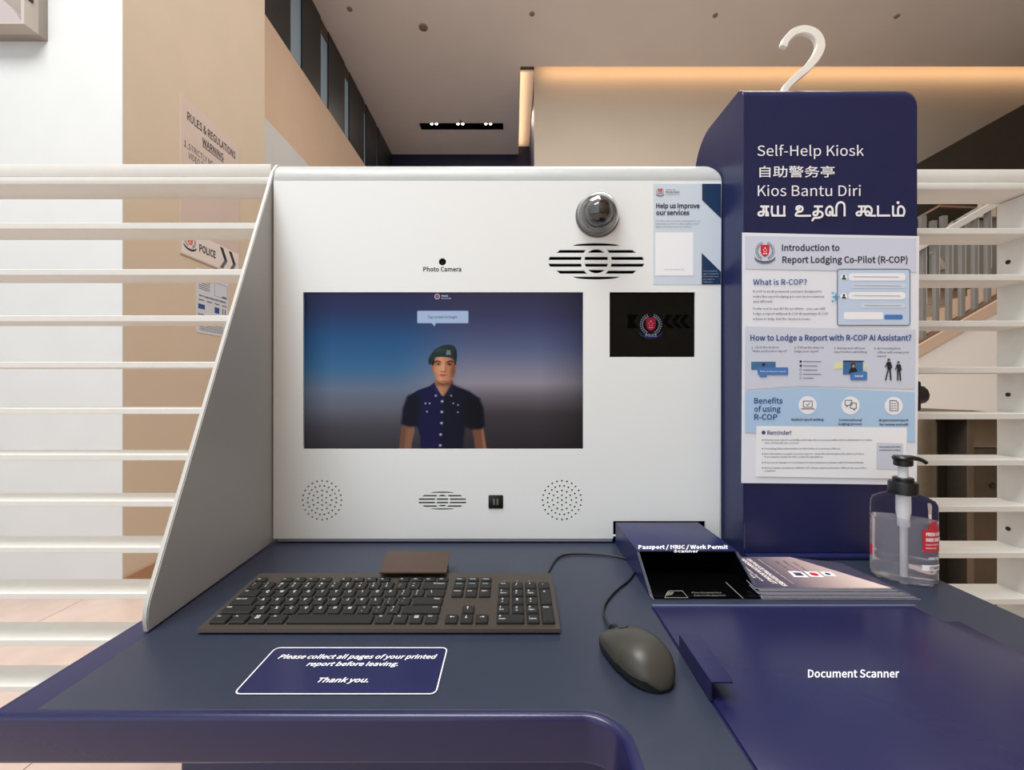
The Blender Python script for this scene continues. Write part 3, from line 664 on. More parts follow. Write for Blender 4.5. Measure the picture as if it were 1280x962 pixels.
# speech bubble
bub = rrect(521.5, 388.3, 585.5, 403.8, 1.2); lay(bub, (166, 184, 216), .8); lay([(539.5, 403.5), (545, 403.5), (543, 407.8)], (166, 184, 216), .8)
img = np.clip(img, 0, 255)
li = img / 255; li = np.where(li <= 0.04045, li / 12.92, ((li + 0.055) / 1.055) ** 2.4)
Ys = KY + 0.0085
V = np.stack([(PX - VX) / F * Ys * 1.0, np.full(PX.shape, Ys), EYE + (VY - PY) / F * Ys], -1)
# keep the picture's size on its own plane
V[..., 0] = V[..., 0]; V = V.reshape(-1, 3)
idx = np.arange(nx * ny).reshape(ny, nx); Fq = np.stack([idx[:-1, :-1], idx[1:, :-1], idx[1:, 1:], idx[:-1, 1:]], -1).reshape(-1, 4)
me = bpy.data.meshes.new('display_picture'); me.vertices.add(len(V)); me.vertices.foreach_set('co', V.ravel())
me.loops.add(Fq.size); me.loops.foreach_set('vertex_index', Fq.ravel()); me.polygons.add(len(Fq)); me.polygons.foreach_set('loop_start', np.arange(0, Fq.size, 4)); me.update(calc_edges=True)
ca = me.color_attributes.new('picture', 'FLOAT_COLOR', 'POINT'); ca.data.foreach_set('color', np.concatenate([li.reshape(-1, 3), np.ones((nx * ny, 1))], 1).ravel())
def screen_mat(name, strength):
    m = bpy.data.materials.new(name); m.use_nodes = True; nt = m.node_tree; b = nt.nodes['Principled BSDF']
    b.inputs['Base Color'].default_value = (0.004, 0.004, 0.004, 1); b.inputs['Roughness'].default_value = 0.25; b.inputs['Specular IOR Level'].default_value = 0.08
    at = nt.nodes.new('ShaderNodeAttribute'); at.attribute_name = 'picture'
    nt.links.new(at.outputs['Color'], b.inputs['Emission Color']); b.inputs['Emission Strength'].default_value = strength * 2 ** (-EXPO); return m
me.materials.append(screen_mat('lit_screen', 0.88)); link(bpy.data.objects.new('display_picture', me), ms)
sfn = lambda a, b, l=0: plane_front(Ys, 0.0004 + l)(a, b)
P = Print(); P.add(*PT('Tap screen to begin', 553, 397.6, w=37, align='c', off=.01)); P.build('bubble_lettering', sfn, mat('bubble_text', (30, 36, 60), .5), ms)
M_sl = mat('screen_light', (40, 40, 50), .5, emit=(200, 206, 224), estr=.9)
P = Print(); P.add(*PT('POLICE', 552, 370.6, w=8, off=.03)); P.add(*PT('KIOSK', 552, 373.6, w=12, h=1.6, off=.0)); P.ring(546.5, 370.5, 3.0, .8, 12); P.build('header_lettering', sfn, M_sl, ms)
P = Print(); P.poly(circ(546.5, 370.5, 1.6, 8)); P.build('header_emblem', sfn, mat('screen_red', (40, 10, 10), .5, emit=(190, 60, 70), estr=.9), ms)
# ---------------- small screen
ss = box('card_screen', KX(761), KX(870), KY + 0.008, KY + 0.02, KZ(447.5), KZ(364), M_gloss, kio)
s2f = lambda a, b, l=0: plane_front(KY + 0.008, 0.0004 + l)(a, b)
P = Print()
for x_ in (784,): P.poly([(x_, 393), (x_ + 14, 393), (x_ + 8, 401.5), (x_ + 14, 410), (x_, 410), (x_ + 1, 401)])
for x_ in (832, 843, 853):
    P.poly([(x_ + 9, 393), (x_ + 2, 393) if x_ > 832 else (x_ + 1, 393), (x_ - 3, 401.5), (x_ + 2, 401.5)]); P.poly([(x_ + 2, 402), (x_ - 3, 402), (x_ + 4, 410), (x_ + 11, 410)])
P.build('chevron_print', s2f, mat('chevron_black', (5, 5, 5), .5, spec=0.02), ss)
E_ = lambda n_, c_: mat(n_, (4, 4, 6), .5, emit=c_, estr=.72, spec=0.0)
crest(s2f, 813.3, 405.5, 13.2, ss, E_('crest_silver', (132, 138, 158)), E_('crest_red', (150, 38, 58)), E_('crest_mark', (205, 120, 130)), E_('crest_navy', (38, 42, 78)), None)
P = Print(); P.add(*PT('POLICE', 813.6, 420.6, w=14, h=3.2, align='c', off=.02)); P.build('scroll_lettering', lambda a, b: s2f(a, b, .0012), E_('crest_text', (150, 156, 190)), ss)

# ---------------- passport scanner housing through the notch
ph = T('passport_scanner', (0.275, 0.7, DESK), 'navy passport scanner hood with black opening, left of the leaflets', 'scanner')
x0, x1 = 0.2015, 0.3545; yt = 0.66; yb = 0.594; zh = EYE - 0.2595; z0 = DESK + 0.001; th = 0.0016
prism('side_plate', [(yb, z0), (yt, zh), (0.80, zh), (0.80, z0)], 'x', x0 - 0.004, x0 - 0.004 + th * 1.5, M_blue, ph)
prism('side_plate', [(yb, z0), (yt, zh), (0.80, zh), (0.80, z0)], 'x', x1 - th, x1 + 0.002, M_blue, ph)
box('hood_top', x0 - 0.004, x1 + 0.002, yt, 0.80, zh, zh + th, M_blue, ph, 0.0005)
prism('edge_trim', [(yb, z0), (yt, zh), (yt + .002, zh), (yb + .002, z0)], 'x', x0 - 0.0045, x0 - 0.001, M_grayp, ph)
prism('edge_trim', [(yb, z0), (yt, zh), (yt + .002, zh), (yb + .002, z0)], 'x', x1 - 0.0015, x1 + 0.0025, M_grayp, ph)
bm = bmesh.new(); bm_box(bm, x0, x1 - th, yt + 0.03, 0.798, z0 + .002, zh - 0.001); from_bm('inner_cavity', bm, M_int, ph)
box('glass_plate', x0, x1 - th, yb - 0.002, yt + 0.03, z0, z0 + 0.002, mat('scanner_glass', (4, 4, 5), 0.25, spec=.1), ph)
prism('inner_liner', [(yb + .004, z0 + .003), (yt + .003, zh - .001), (yt + .03, zh - .001), (yt + .03, z0 + .003)], 'x', x0 - 0.0005, x0, M_int, ph)
prism('inner_liner', [(yb + .004, z0 + .003), (yt + .003, zh - .001), (yt + .03, zh - .001), (yt + .03, z0 + .003)], 'x', x1 - th - .0005, x1 - th, M_int, ph)
box('inner_roof', x0, x1 - th, yt + .002, yt + .03, zh - .001, zh - .0004, M_int, ph)
df = lambda z, l=0.0: plane_desk(z, l)
P = Print(); P.add(*PT('Passport / NRIC / Work Permit', 854, 686, w=112, h=4.6, align='c', off=.03, res=1)); P.add(*PT('Scanner', 857.5, 690.4, w=31, h=3.2, align='c', off=.02, res=1))
def hoodfn(a, b): return plane_desk(zh + th, 0.0004)(a, b)
P.build('lettering', hoodfn, M_ltr, ph)
P = Print(); P.line([(831, 747), (836, 738.5), (853, 738.5), (860, 747), (831, 747)], .5)
for q in range(4): P.line([(832 + q * 2.4, 745 - q * .6), (834.5 + q * 2.4, 740)], .9)
P.line([(907.5, 728), (929, 748)], .6); P.line([(811, 741), (817, 749)], .6)
P.add(*PT('Place document face', 865, 741.6, w=37, h=1.8, res=1)); P.add(*PT('down on the glass here', 867, 745, w=40, h=1.8, res=1))
P.build('glass_print', df(z0 + .002, .0004), mat('glass_print_grey', (150, 146, 140), .5), ph)

# ================================================================== DESK
dk = T('kiosk_desk', (0.1, 0.45, 0), 'navy metal kiosk desk with slate worktop and raised front rim', 'desk')
out = [(-0.482, 0.849), (-0.482, 0.388)] + arc(-0.475, 0.388, 0.007, 180, 270, 4) + arc(0.064, 0.351, 0.030, 90, 0, 8) + [(0.094, 0.19), (0.671, 0.19), (0.671, 0.735), (0.4055, 0.735), (0.4055, 0.849)]
prism('frame', out, 'z', DESK - 0.046, DESK - 0.0006, M_blue_gloss, dk, 0.005, 4)
inn = [(-0.4605, 0.805), (-0.4485, 0.535), (-0.445, 0.500), (-0.445, 0.3885), (0.062, 0.3885)] + arc(0.066, 0.3505, 0.0375, 90, 0, 8) + [(0.1035, 0.20), (0.1897, 0.20), (0.1897, 0.5715), (0.552, 0.5715), (0.552, 0.560), (0.5535, 0.5345), (0.5745, 0.5345), (0.5745, 0.20), (0.668, 0.20), (0.668, 0.733), (0.404, 0.733), (0.404, 0.805)]
prism('worktop', inn, 'z', DESK - 0.004, DESK, M_desk, dk, 0.0006, 1, 'b')
# pedestal carrying the desk
box('pedestal', -0.40, 0.62, 0.50, 0.90, 0.0, DESK - 0.05, M_blue, dk, 0.004)
box('plinth', -0.42, 0.64, 0.48, 0.91, 0.0, 0.06, M_blk, dk)
# document scanner lid
ds = T('document_scanner_lid', (0.38, 0.37, DESK), 'navy flush document scanner lid with folded finger tab', 'scanner lid')
lid = [(0.1915, 0.21), (0.1915, 0.5675), (0.5465, 0.5675), (0.5465, 0.558), (0.5495, 0.5315), (0.5715, 0.5315), (0.5715, 0.21)]
prism('lid', lid, 'z', DESK - 0.0005, DESK + 0.0022, M_blue_gloss, ds, 0.0009, 2, 'b')
box('recess_border', 0.191, 0.551, 0.568, 0.5716, DESK - .0004, DESK + 0.0035, mat('edge_highlight_blue', (92, 96, 132), .35), ds, 0.0008)  # recess border; its edge highlight is put into the lighter blue
zt3 = EYE - 0.2786; tk = 0.0015
tabp = [(0.1885, 0.395), (0.2085, 0.395)] + [(0.2100, 0.3965), (0.2115, 0.465), (0.2095, 0.470)] + [(0.1885, 0.472)]
tb = prism('finger_tab', tabp, 'z', zt3 - tk, zt3, M_blue_gloss, ds, 0.0004, 1, 'b')
box('tab_web', 0.1885, 0.1885 + tk, 0.396, 0.4715, DESK + 0.002, zt3 - tk, M_blue_gloss, ds)
P = Print(); P.add(*PT('Document Scanner', 1067, 846.6, w=114, h=9.5, align='c', off=.015)); P.build('lettering', df(DESK + .0022, .0003), M_ltr, ds)
# notice sticker
nt_ = T('notice_sticker', (-0.17, 0.44, DESK), 'white bordered sticker asking to collect all pages of your printed report', 'sticker')
stq = rrect(-0.2735, 0.4075, -0.0755, 0.4800, 0.006)
prism('sticker_film', stq, 'z', DESK + 0.0001, DESK + 0.0005, mat('sticker_navy', (40, 42, 76), 0.16), nt_)
P = Print(); a_ = rrect(-0.2735, 0.4075, -0.0755, 0.4800, 0.006); P.line(a_ + a_[:1], 0.0013)
P.text('Please collect all pages of your printed', -0.1725, 0.4605, w=0.176, h=0.0066, align='c', off=.02, shear=.25); P.text('report before leaving.', -0.1735, 0.4485, w=0.099, h=0.0062, align='c', off=.02, shear=.25); P.text('Thank you.', -0.1735, 0.4235, w=0.052, h=0.0064, align='c', off=.02, shear=.25)
P.build('lettering', lambda a, b: (a, b, DESK + .0008), M_ltr, nt_)
# ================================================================== NAVY SIGN COLUMN
CYF = 0.736
cf = lambda a, b, l=0.0: plane_front(CYF, l)(a, b)
col = T('sign_column', (0.56, 0.83, DESK), 'tall navy sign column with white kiosk lettering in four languages', 'sign column')
cx0, cx1 = 0.4075, 0.716; ct = EYE + 0.5365
prof = [(CYF, DESK + 0.0)] + [(CYF, ct - 0.02)] + arc(CYF + 0.02, ct - 0.02, 0.02, 180, 90, 6) + [(0.862, ct + 0.004)] + arc(0.862, ct - 0.066, 0.070, 82, 12, 10) + [(0.934, ct - 0.12), (0.934, DESK)]
prism('left_side_plate', prof, 'x', cx0, cx0 + 0.003, M_blue, col, 0.0008, 1)
pf = [(p[0] + (0.0008 if i < 2 else 0.0), p[1] - 0.0006) for i, p in enumerate(prof)]
# front skin with rounded upper right corner and rolled top
bm = bmesh.new(); rings = []
secs = [(x, 0.0) for x in np.linspace(cx0 + 0.003, cx1 - 0.018, 8)] + [(cx1 - 0.018 + 0.018 * math.sin(a), 0.018 * (1 - math.cos(a))) for a in np.linspace(0.2, math.pi / 2, 8)]
for x, d in secs:
    ring = [(CYF + .0006, DESK + 0.009), (CYF + .0006, ct - 0.022 - d)] + [(y_ + .0006, z_ - 0.0008 - d) for y_, z_ in arc(CYF + 0.02, ct - 0.02, 0.02, 180, 90, 8)] + [(0.862, ct - 0.001 - d), (0.925, ct - 0.04 - d)]
    rings.append([bm.verts.new((x, a, b)) for a, b in ring])
for a, b in zip(rings, rings[1:]):
    for i in range(len(a) - 1): bm.faces.new((a[i], a[i + 1], b[i + 1], b[i]))
autosmooth(from_bm('front_skin', bm, M_blue, col), 40)
box('right_side_plate', cx1 - 0.003, cx1 - 0.0002, CYF + 0.003, 0.925, DESK + 0.009, ct - 0.045, M_blue, col)
box('back_plate', cx0 + .003, cx1 - .003, 0.925, 0.928, DESK, ct - 0.06, M_blue, col)
box('foot', cx0 + 0.002, cx1 - 0.02, CYF - 0.012, CYF + 0.02, DESK + 0.0005, DESK + 0.008, M_blue, col, 0.001)
P = Print(); P.add(*PT('Self-Help Kiosk', 946.5, 194.8, w=133, h=12.6, res=4)); P.build('english_lettering', lambda a, b: cf(a, b, .0006), M_ltr, col)
P = Print(); P.add(*PT('自助警务亭', 949, 220.5, w=94, h=11.2, res=4, off=.006)); P.build('chinese_lettering', lambda a, b: cf(a, b, .0006), M_ltr, col)
P = Print(); P.add(*PT('Kios Bantu Diri', 947, 245, w=128.5, h=13, res=4)); P.build('malay_lettering', lambda a, b: cf(a, b, .0006), M_ltr, col)
P = Print()
tam = [[(70, 532), (132, 532)], [(90, 532), (90, 588), (80, 602), (60, 604), (50, 594), (56, 580), (76, 574), (112, 574), (124, 584), (126, 606)], [(112, 540), (112, 606)],
       [(158, 530), (156, 575), (164, 598), (182, 605)], [(160, 605), (262, 605)], [(205, 530), (205, 605)], [(256, 530), (256, 605)],
       [(352, 556), (356, 538), (376, 530), (398, 538), (402, 556), (388, 572), (366, 566), (366, 552), (380, 546)], [(388, 572), (360, 580), (350, 596), (360, 606), (465, 606)],
       [(498, 532), (560, 532)], [(526, 532), (524, 585), (510, 602), (492, 598), (492, 580), (512, 572), (545, 574), (562, 590), (556, 612), (530, 622), (496, 624), (480, 645)],
       [(634, 590), (616, 604), (596, 596), (590, 574), (598, 546), (620, 532), (638, 544), (642, 570), (634, 590), (620, 582), (624, 572)], [(642, 570), (644, 604)], [(640, 604), (676, 604)], [(672, 530), (672, 606)], [(672, 545), (682, 512), (708, 498), (732, 510), (738, 540), (738, 606)],
       [(850, 532), (905, 532)], [(874, 532), (872, 588), (862, 602), (842, 602), (834, 590), (844, 577), (870, 573), (900, 573)], [(900, 573), (904, 545), (925, 530), (950, 545), (954, 575), (940, 600), (916, 602), (906, 588), (914, 574), (930, 574), (938, 590), (944, 604), (985, 606)],
       [(1005, 530), (1005, 606)], [(1003, 605), (1098, 605)],
       [(1125, 530), (1125, 590), (1130, 604)], [(1125, 605), (1208, 605)], [(1166, 606), (1166, 556), (1176, 534), (1198, 534), (1214, 556), (1214, 588), (1204, 606)]]
for st_ in tam:
    pts = [(940 + a / 6.4, 175 + b / 6.4) for a, b in st_]
    if len(pts) > 3: pts = [tuple(p) for p in catmull(pts, 5)]
    P.line(pts, 2.5)
P.poly(circ(940 + 1165 / 6.4, 175 + 502 / 6.4, 1.9, 10)); P.build('tamil_lettering', lambda a, b: cf(a, b, .0006), M_ltr, col)
# white hook standing on the column
hk = T('hanger_hook', (0.515, 0.78, ct), 'white plastic hanger hook rising above the navy sign column', 'hook')
hz = 0.785
hp = [FP(a, b, hz) for a, b in ((979, 150), (981, 112), (992, 100), (1008, 86), (1020, 71), (1024.5, 57), (1019, 44.5), (1006, 38.5), (992, 41.5), (982, 51), (978.5, 60))]
hp = [(x, hz, z) for x, z in hp]; hp[0] = (hp[0][0] - 0.002, hz, ct + 0.003)
hp = [tuple(p) for p in catmull(hp, 5)]
bm = bmesh.new(); rings = []
for i, p in enumerate(hp):
    a = np.array(hp[max(i - 1, 0)]); b = np.array(hp[min(i + 1, len(hp) - 1)]); t_ = (b - a) / np.linalg.norm(b - a); nrm = np.array([-t_[2], 0, t_[0]]); fr = i / (len(hp) - 1)
    wdt = 0.0062 + 0.0025 * math.exp(-((fr - .55) / .25) ** 2); q = np.array(p)
    rings.append([bm.verts.new(tuple(q + nrm * s1_ * wdt + np.array([0, s2_ * 0.0045, 0]))) for s1_, s2_ in ((-1, -1), (1, -1), (1, 1), (-1, 1))])
for a, b in zip(rings, rings[1:]):
    for k_ in range(4): bm.faces.new((a[k_], a[(k_ + 1) % 4], b[(k_ + 1) % 4], b[k_]))
bm.faces.new(rings[0][::-1]); bm.faces.new(rings[-1]); bmesh.ops.recalc_face_normals(bm, faces=bm.faces)
bmesh.ops.bevel(bm, geom=[e for e in bm.edges if e.calc_face_angle(0) > 1.0], offset=0.0012, segments=2, affect='EDGES')
autosmooth(from_bm('hook_arm', bm, mat('hook_white', (236, 232, 224), .4), hk), 50)
box('hook_base', hp[0][0] - 0.012, hp[0][0] + 0.012, hz - 0.008, hz + 0.008, ct - 0.001, ct + 0.005, M_ltr, hk, 0.001)
# black clamp knob on the column's far edge
ck = T('clamp_knob', (0.73, 0.77, EYE), 'small black clamp knob on the right edge of the sign column', 'clamp')
ky = 0.775
box('bracket', cx1 + 0.0002, cx1 + 0.027, ky - 0.02, ky + 0.02, FP(0, 513, ky)[1], FP(0, 476, ky)[1], M_blk, ck, 0.004)
sweep('knob', [(cx1 + 0.020, ky, FP(0, 495, ky)[1]), (cx1 + 0.030, ky, FP(0, 494, ky)[1]), (cx1 + 0.044, ky, FP(0, 493, ky)[1]), (cx1 + 0.048, ky, FP(0, 493, ky)[1])], 0.012, M_blk, ck, n=12, rs=[0.010, 0.016, 0.017, 0.012])

# ================================================================== INTRODUCTION POSTER
po = T('introduction_poster', (0.56, CYF, EYE + 0.05), 'laminated introduction poster with blue headings on the navy column', 'poster')
PYF = CYF - 0.0016
pfn = lambda l: (lambda a, b, e=0.0: plane_front(PYF, l + e)(a, b))
v, f = curve_fill([[(928, 290.5), (1035, 293), (1149, 295), (1148, 450), (1146, 606), (1040, 604.5), (927, 603.5), (928, 450)]], 0.0006)
mesh('sheet', [(plane_front(PYF)(a, b)[0], PYF + 0.0006 - c, plane_front(PYF)(a, b)[2]) for a, b, c in v], [q[::-1] for q in f], M_paper, po)
def pr(name, P, m, l=0.0009): return P.build(name, lambda a, b: pfn(l)(a, b), m, po)
P = Print(); P.poly([(931, 295), (1145, 298), (1145, 340), (931, 336)]); P.poly([(931, 408), (1144, 412), (1143, 486), (1000, 482), (931, 487)]); P.each('pale_band', lambda a, b: pfn(.0007)(a, b), M_pale, po)
P = Print(); P.poly([(931, 489), (1000, 483.5), (1143, 490), (1143, 552), (931, 540)]); pr('benefits_band', P, M_pale2, .0009)
P = Print(); P.poly([(945, 532), (1133, 534), (1132, 598), (944, 595)]); pr('reminder_box', P, M_wht, .0012)
P = Print(); P.poly(circ(1009, 506, 11.3, 28)); P.poly(circ(1062.5, 506.5, 11.3, 28)); P.poly(circ(1116.5, 507, 11.3, 28)); P.each('icon_disc', lambda a, b: pfn(.0012)(a, b), M_wht, po)
P = Print(); P.add(*PT('Introduction to', 977, 313.5, w=72, h=7.6, off=.022)); P.add(*PT('Report Lodging Co-Pilot (R-COP)', 977.5, 328.5, w=156.5, h=7.8, off=.022)); pr('title_lettering', P, M_dark)
P = Print(); P.add(*PT('What is R-COP?', 941, 356, w=67, h=6.8, off=.012)); P.add(*PT('How to Lodge a Report with R-COP AI Assistant?', 937.5, 425.5, w=201, h=6.8, off=.02))
for i, s_ in enumerate(('Benefits', 'of using', 'R-COP')): P.add(*PT(s_, 942.2, 504 + i * 10.1, w=(35.5, 33, 29)[i], h=6.6, off=.02))
pr('heading_lettering', P, M_bluep, .0013)
P = Print(); P.add(*PT('Reminder!', 958.5, 543, w=30, h=5.0, off=.02)); P.poly(circ(953.8, 540.3, 2.5, 14)); pr('reminder_lettering', P, mat('reminder_purple', (66, 70, 118), .5), .0015)
P = Print()
for s_, x_, y_, w_ in (('R-COP is an AI-powered assistant designed to', 941, 365.5, 86), ('make the report lodging process more seamless', 941, 371.8, 89), ('and efficient.', 941, 378, 25),
                       ('Prefer not to use AI? No problem – you can still', 941, 387, 90), ('lodge a report without R-COP AI assistant. R-COP', 941, 393.3, 94), ('is here to help, but the choice is yours.', 941, 399.8, 72),
                       ('1. Click the button', 939, 435.3, 34), ('"Make an AI police report"', 939.5, 440, 44), ('2. Follow the steps to', 992.5, 435.5, 37), ('lodge your report', 992.5, 440.3, 30),
                       ('3. Review and edit your', 1042, 436.3, 39), ('report before submitting', 1042, 441, 41), ('4. An Investigation', 1092, 436.6, 33), ('Officer will review your', 1096, 441.5, 40), ('report', 1096, 446.3, 11)):
    P.add(*PT(s_, x_, y_, w=w_, h=2.6, res=1, off=.01))
pr('body_lettering', P, M_grayp)
P = Print()
for s_, x_, y_, w_ in (('Guided report writing', 1008.5, 525.5, 41), ('Conversational', 1062, 526, 29), ('lodging process', 1062, 531, 29), ('AI-generated report', 1116, 526.3, 37), ('for review and edit', 1116.5, 531.6, 36)):
    P.add(*PT(s_, x_, y_, w=w_, h=2.9, res=1, off=.02, align='c'))
pr('caption_lettering', P, M_dark, .0015)
P = Print()
for s_, x_, y_, w_ in (('Review your report carefully and make the necessary edits before submission to make', 955, 550.5, 134), ('sure all details are correct.', 955, 554.2, 43), ('Providing false information to the Police is a serious offence.', 955, 561.3, 95),
                       ('Not all matters require a police report – view the Information Booklet on Police', 955, 567.8, 124), ('Procedures (refer to the code) for guidance.', 955, 571.6, 74), ('If you are in danger or need urgent Police assistance, please call 999 immediately.', 955, 578.6, 124),
                       ('If you require assistance with R-COP, please approach police officers at our police', 955, 585.3, 127), ('counters.', 955, 589, 14)):
    P.add(*PT(s_, x_, y_, w=w_, h=1.9, res=1, off=.01))
for y_ in (549.6, 560.4, 566.9, 577.7, 584.4): P.poly(circ(952.6, y_, .8, 8))
pr('reminder_body_lettering', P, M_dark, .0015)
P = Print(); P.poly([(1095, 553), (1128, 554), (1127.5, 587), (1094.5, 586)]); pr('booklet_card', P, M_pale, .0015)
P = Print(); P.add(*PT('Information Booklet', 1111.5, 559, w=27, h=1.8, res=1, off=.02, align='c')); P.add(*PT('on Police Procedures', 1111.5, 563, w=27, h=1.8, res=1, off=.02, align='c')); pr('card_lettering', P, M_dark, .0018)
# chat window drawing
P = Print(); P.fill([rrect(1046, 336.5, 1136.5, 406.5, 3)]); pr('chat_window', P, mat('chat_blue', (196, 214, 238), .4), .0011)
P = Print(); a_ = rrect(1046, 336.5, 1136.5, 406.5, 3); P.line(a_ + a_[:1], .9); pr('chat_outline', P, M_grayp, .0014)
P = Print()
for y_, xa, xb in ((346.3, 1060, 1131), (369.8, 1060, 1131), (394.7, 1054, 1103)): P.fill([rrect(xa, y_ - 4.6, xb, y_ + 4.6, 2 if y_ > 390 else 4)])
P.fill([circ(1054, 346.6, 4.2, 16)]); P.fill([circ(1054, 370.4, 4.2, 16)]); P.each('chat_bubble', lambda a, b: pfn(.0014)(a, b), M_wht, po)
P = Print()
for y_, xa, xb in ((357.3, 1063, 1131), (382, 1076, 1131)): P.fill([rrect(xa, y_ - 3, xb, y_ + 3, 2.5)])
P.each('chat_reply', lambda a, b: pfn(.0014)(a, b), mat('reply_blue', (210, 222, 238), .4), po)
P = Print()
for y_, xa, xb in ((346, 1066, 1122), (357, 1066, 1125), (369.5, 1066, 1124), (381.7, 1080, 1125)): P.line([(xa, y_), (xb, y_ + .4)], .9)
pr('chat_line', P, M_lgrey, .0017)
P = Print(); P.fill([rrect(1104.5, 393.3, 1127.5, 399.2, 2)]); pr('send_button', P, M_midblue, .0014)
P = Print()
for cy in (346.4, 370.3): P.poly(circ(1054, cy - 1.3, 1.5, 10)); P.poly([(1051.2, cy + 3), (1052.2, cy + .6), (1055.8, cy + .6), (1056.8, cy + 3)])
pr('user_icon', P, M_dark, .0017)
P = Print()
for cx, cy, r_ in ((1043.8, 371.3, 6), (1040, 366.3, 2.6), (1039.8, 376.6, 2.8)):
    P.poly([(cx + r_ * (1 if k_ % 2 == 0 else .28) * math.cos(k_ * math.pi / 4), cy + r_ * (1 if k_ % 2 == 0 else .28) * math.sin(k_ * math.pi / 4)) for k_ in range(8)])
P.each('sparkle_icon', lambda a, b: pfn(.002)(a, b), mat('sparkle_teal', (86, 164, 196), .5), po)
# four step pictures
P = Print(); P.poly([(938.5, 452), (969, 452), (969, 462), (938.5, 462)]); P.poly([(1053, 451.5), (1078, 452), (1078, 468), (1053, 468)]); P.each('picture_panel', lambda a, b: pfn(.0013)(a, b), mat('picture_blue', (66, 112, 160), .5), po)
P = Print(); P.fill([rrect(946.5, 459, 984.5, 468.5, 1.2)]); P.fill([rrect(1062, 464, 1083, 475, 2)]); P.poly([(949, 469), (958, 469), (958, 471.2), (949, 471.2)]); P.each('blue_button', lambda a, b: pfn(.0016)(a, b), M_midblue, po)
P = Print(); P.add(*PT('Make an AI police report', 965.5, 465, w=32, h=2, align='c', res=1)); P.add(*PT('Submit', 1072.5, 471, w=11, h=2.4, align='c', off=.02, res=1)); pr('button_lettering', P, M_wht, .0019)
P = Print(); P.poly(circ(1065.5, 456.5, 3, 12)); P.poly([(1060, 466), (1062, 460), (1069, 460), (1071, 464), (1062, 466)]); P.poly(circ(953.8, 455.5, 1.8, 10)); P.poly([(1053, 450.4), (1079, 450.8), (1079, 452), (1053, 451.8)]); P.poly(circ(1000, 451.7, 1.5, 10)); P.poly(circ(1000, 457, 1.5, 10))
for (bx, by, s_) in ((1110, 450, 1.0), (1122, 453, .9)):
    P.poly(circ(bx, by, 1.9 * s_, 10)); P.poly([(bx - 2.6 * s_, by + 2.2), (bx + 2.4 * s_, by + 2.2), (bx + 2.8 * s_, by + 12 * s_), (bx - 1.6 * s_, by + 12 * s_)])
    P.line([(bx - 2, by + 3), (bx - 4.2 * s_, by + 9)], 1.2); P.line([(bx + 2, by + 3), (bx + 3.8 * s_, by + 9.5)], 1.2)
    P.line([(bx - 1, by + 12 * s_), (bx - (1 if s_ < 1 else 4), by + 24.5 * s_)], 1.6); P.line([(bx + 1.4, by + 12 * s_), (bx + 2.4, by + 24.5 * s_)], 1.8)
pr('figure_print', P, mat('figure_dark', (34, 32, 42), .5), .0019)
P = Print(); P.poly(circ(1065.5, 457.3, 1.9, 10)); P.poly(circ(1110.3, 450.6, 1.1, 8)); P.poly(circ(1122.3, 453.5, 1.0, 8)); pr('face_print', P, mat('face_print', (190, 140, 112), .5), .0022)
P = Print(); P.poly([(1042, 453), (1057, 452.5), (1057, 460), (1042, 461)]); P.poly([(1079, 454), (1083, 458), (1079, 462), (1075, 458)]); pr('highlight_print', P, mat('pale_yellow_print', (226, 226, 176), .5), .0011)
P = Print()
for i, (y_, xb) in enumerate(((451.7, 1026), (457, 1021), (462.2, 1021), (467.5, 1026), (472.3, 1016))): P.line([(1003.5, y_), (xb, y_ + .3)], .8)
for y_ in (462.2, 467.5, 472.3): P.ring(1000, y_, 1.3, .3, 10)
pr('list_line', P, M_grayp, .0014)
# benefit icons
P = Print(); P.line([(1003.5, 501), (1014.5, 501), (1014.5, 508.8), (1003.5, 508.8), (1003.5, 501)], .8); P.line([(1001, 510.8), (1017, 510.8)], .9); P.line([(1007, 505), (1008.6, 506.6), (1011.3, 503.5)], .7)
P.line([(1055.5, 500), (1064, 500), (1064, 506), (1059.5, 506), (1057.5, 508.3), (1057.5, 506), (1055.5, 506), (1055.5, 500)], .8); P.line([(1062, 503.5), (1069.5, 503.5), (1069.5, 510), (1067.5, 510), (1067.5, 512.3), (1065, 510), (1062, 510), (1062, 503.5)], .8)
P.line([(1111.5, 500.5), (1119, 500.5), (1121.5, 503), (1121.5, 513), (1111.5, 513), (1111.5, 500.5)], .8)
for k_ in range(3): P.line([(1116, 504 + k_ * 3), (1119.5, 504 + k_ * 3)], .6); P.line([(1113, 504 + k_ * 3), (1114, 504.6 + k_ * 3), (1115, 503.2 + k_ * 3)], .5)
pr('benefit_icon', P, M_dark, .0015)
crest(lambda a, b, e=0: plane_front(PYF, .0007 + e)(a, b), 955.7, 313.8, 11.6, po, mat('crest_slate', (76, 88, 108), .5), M_red, M_wht, mat('crest_slate2', (96, 106, 124), .5))

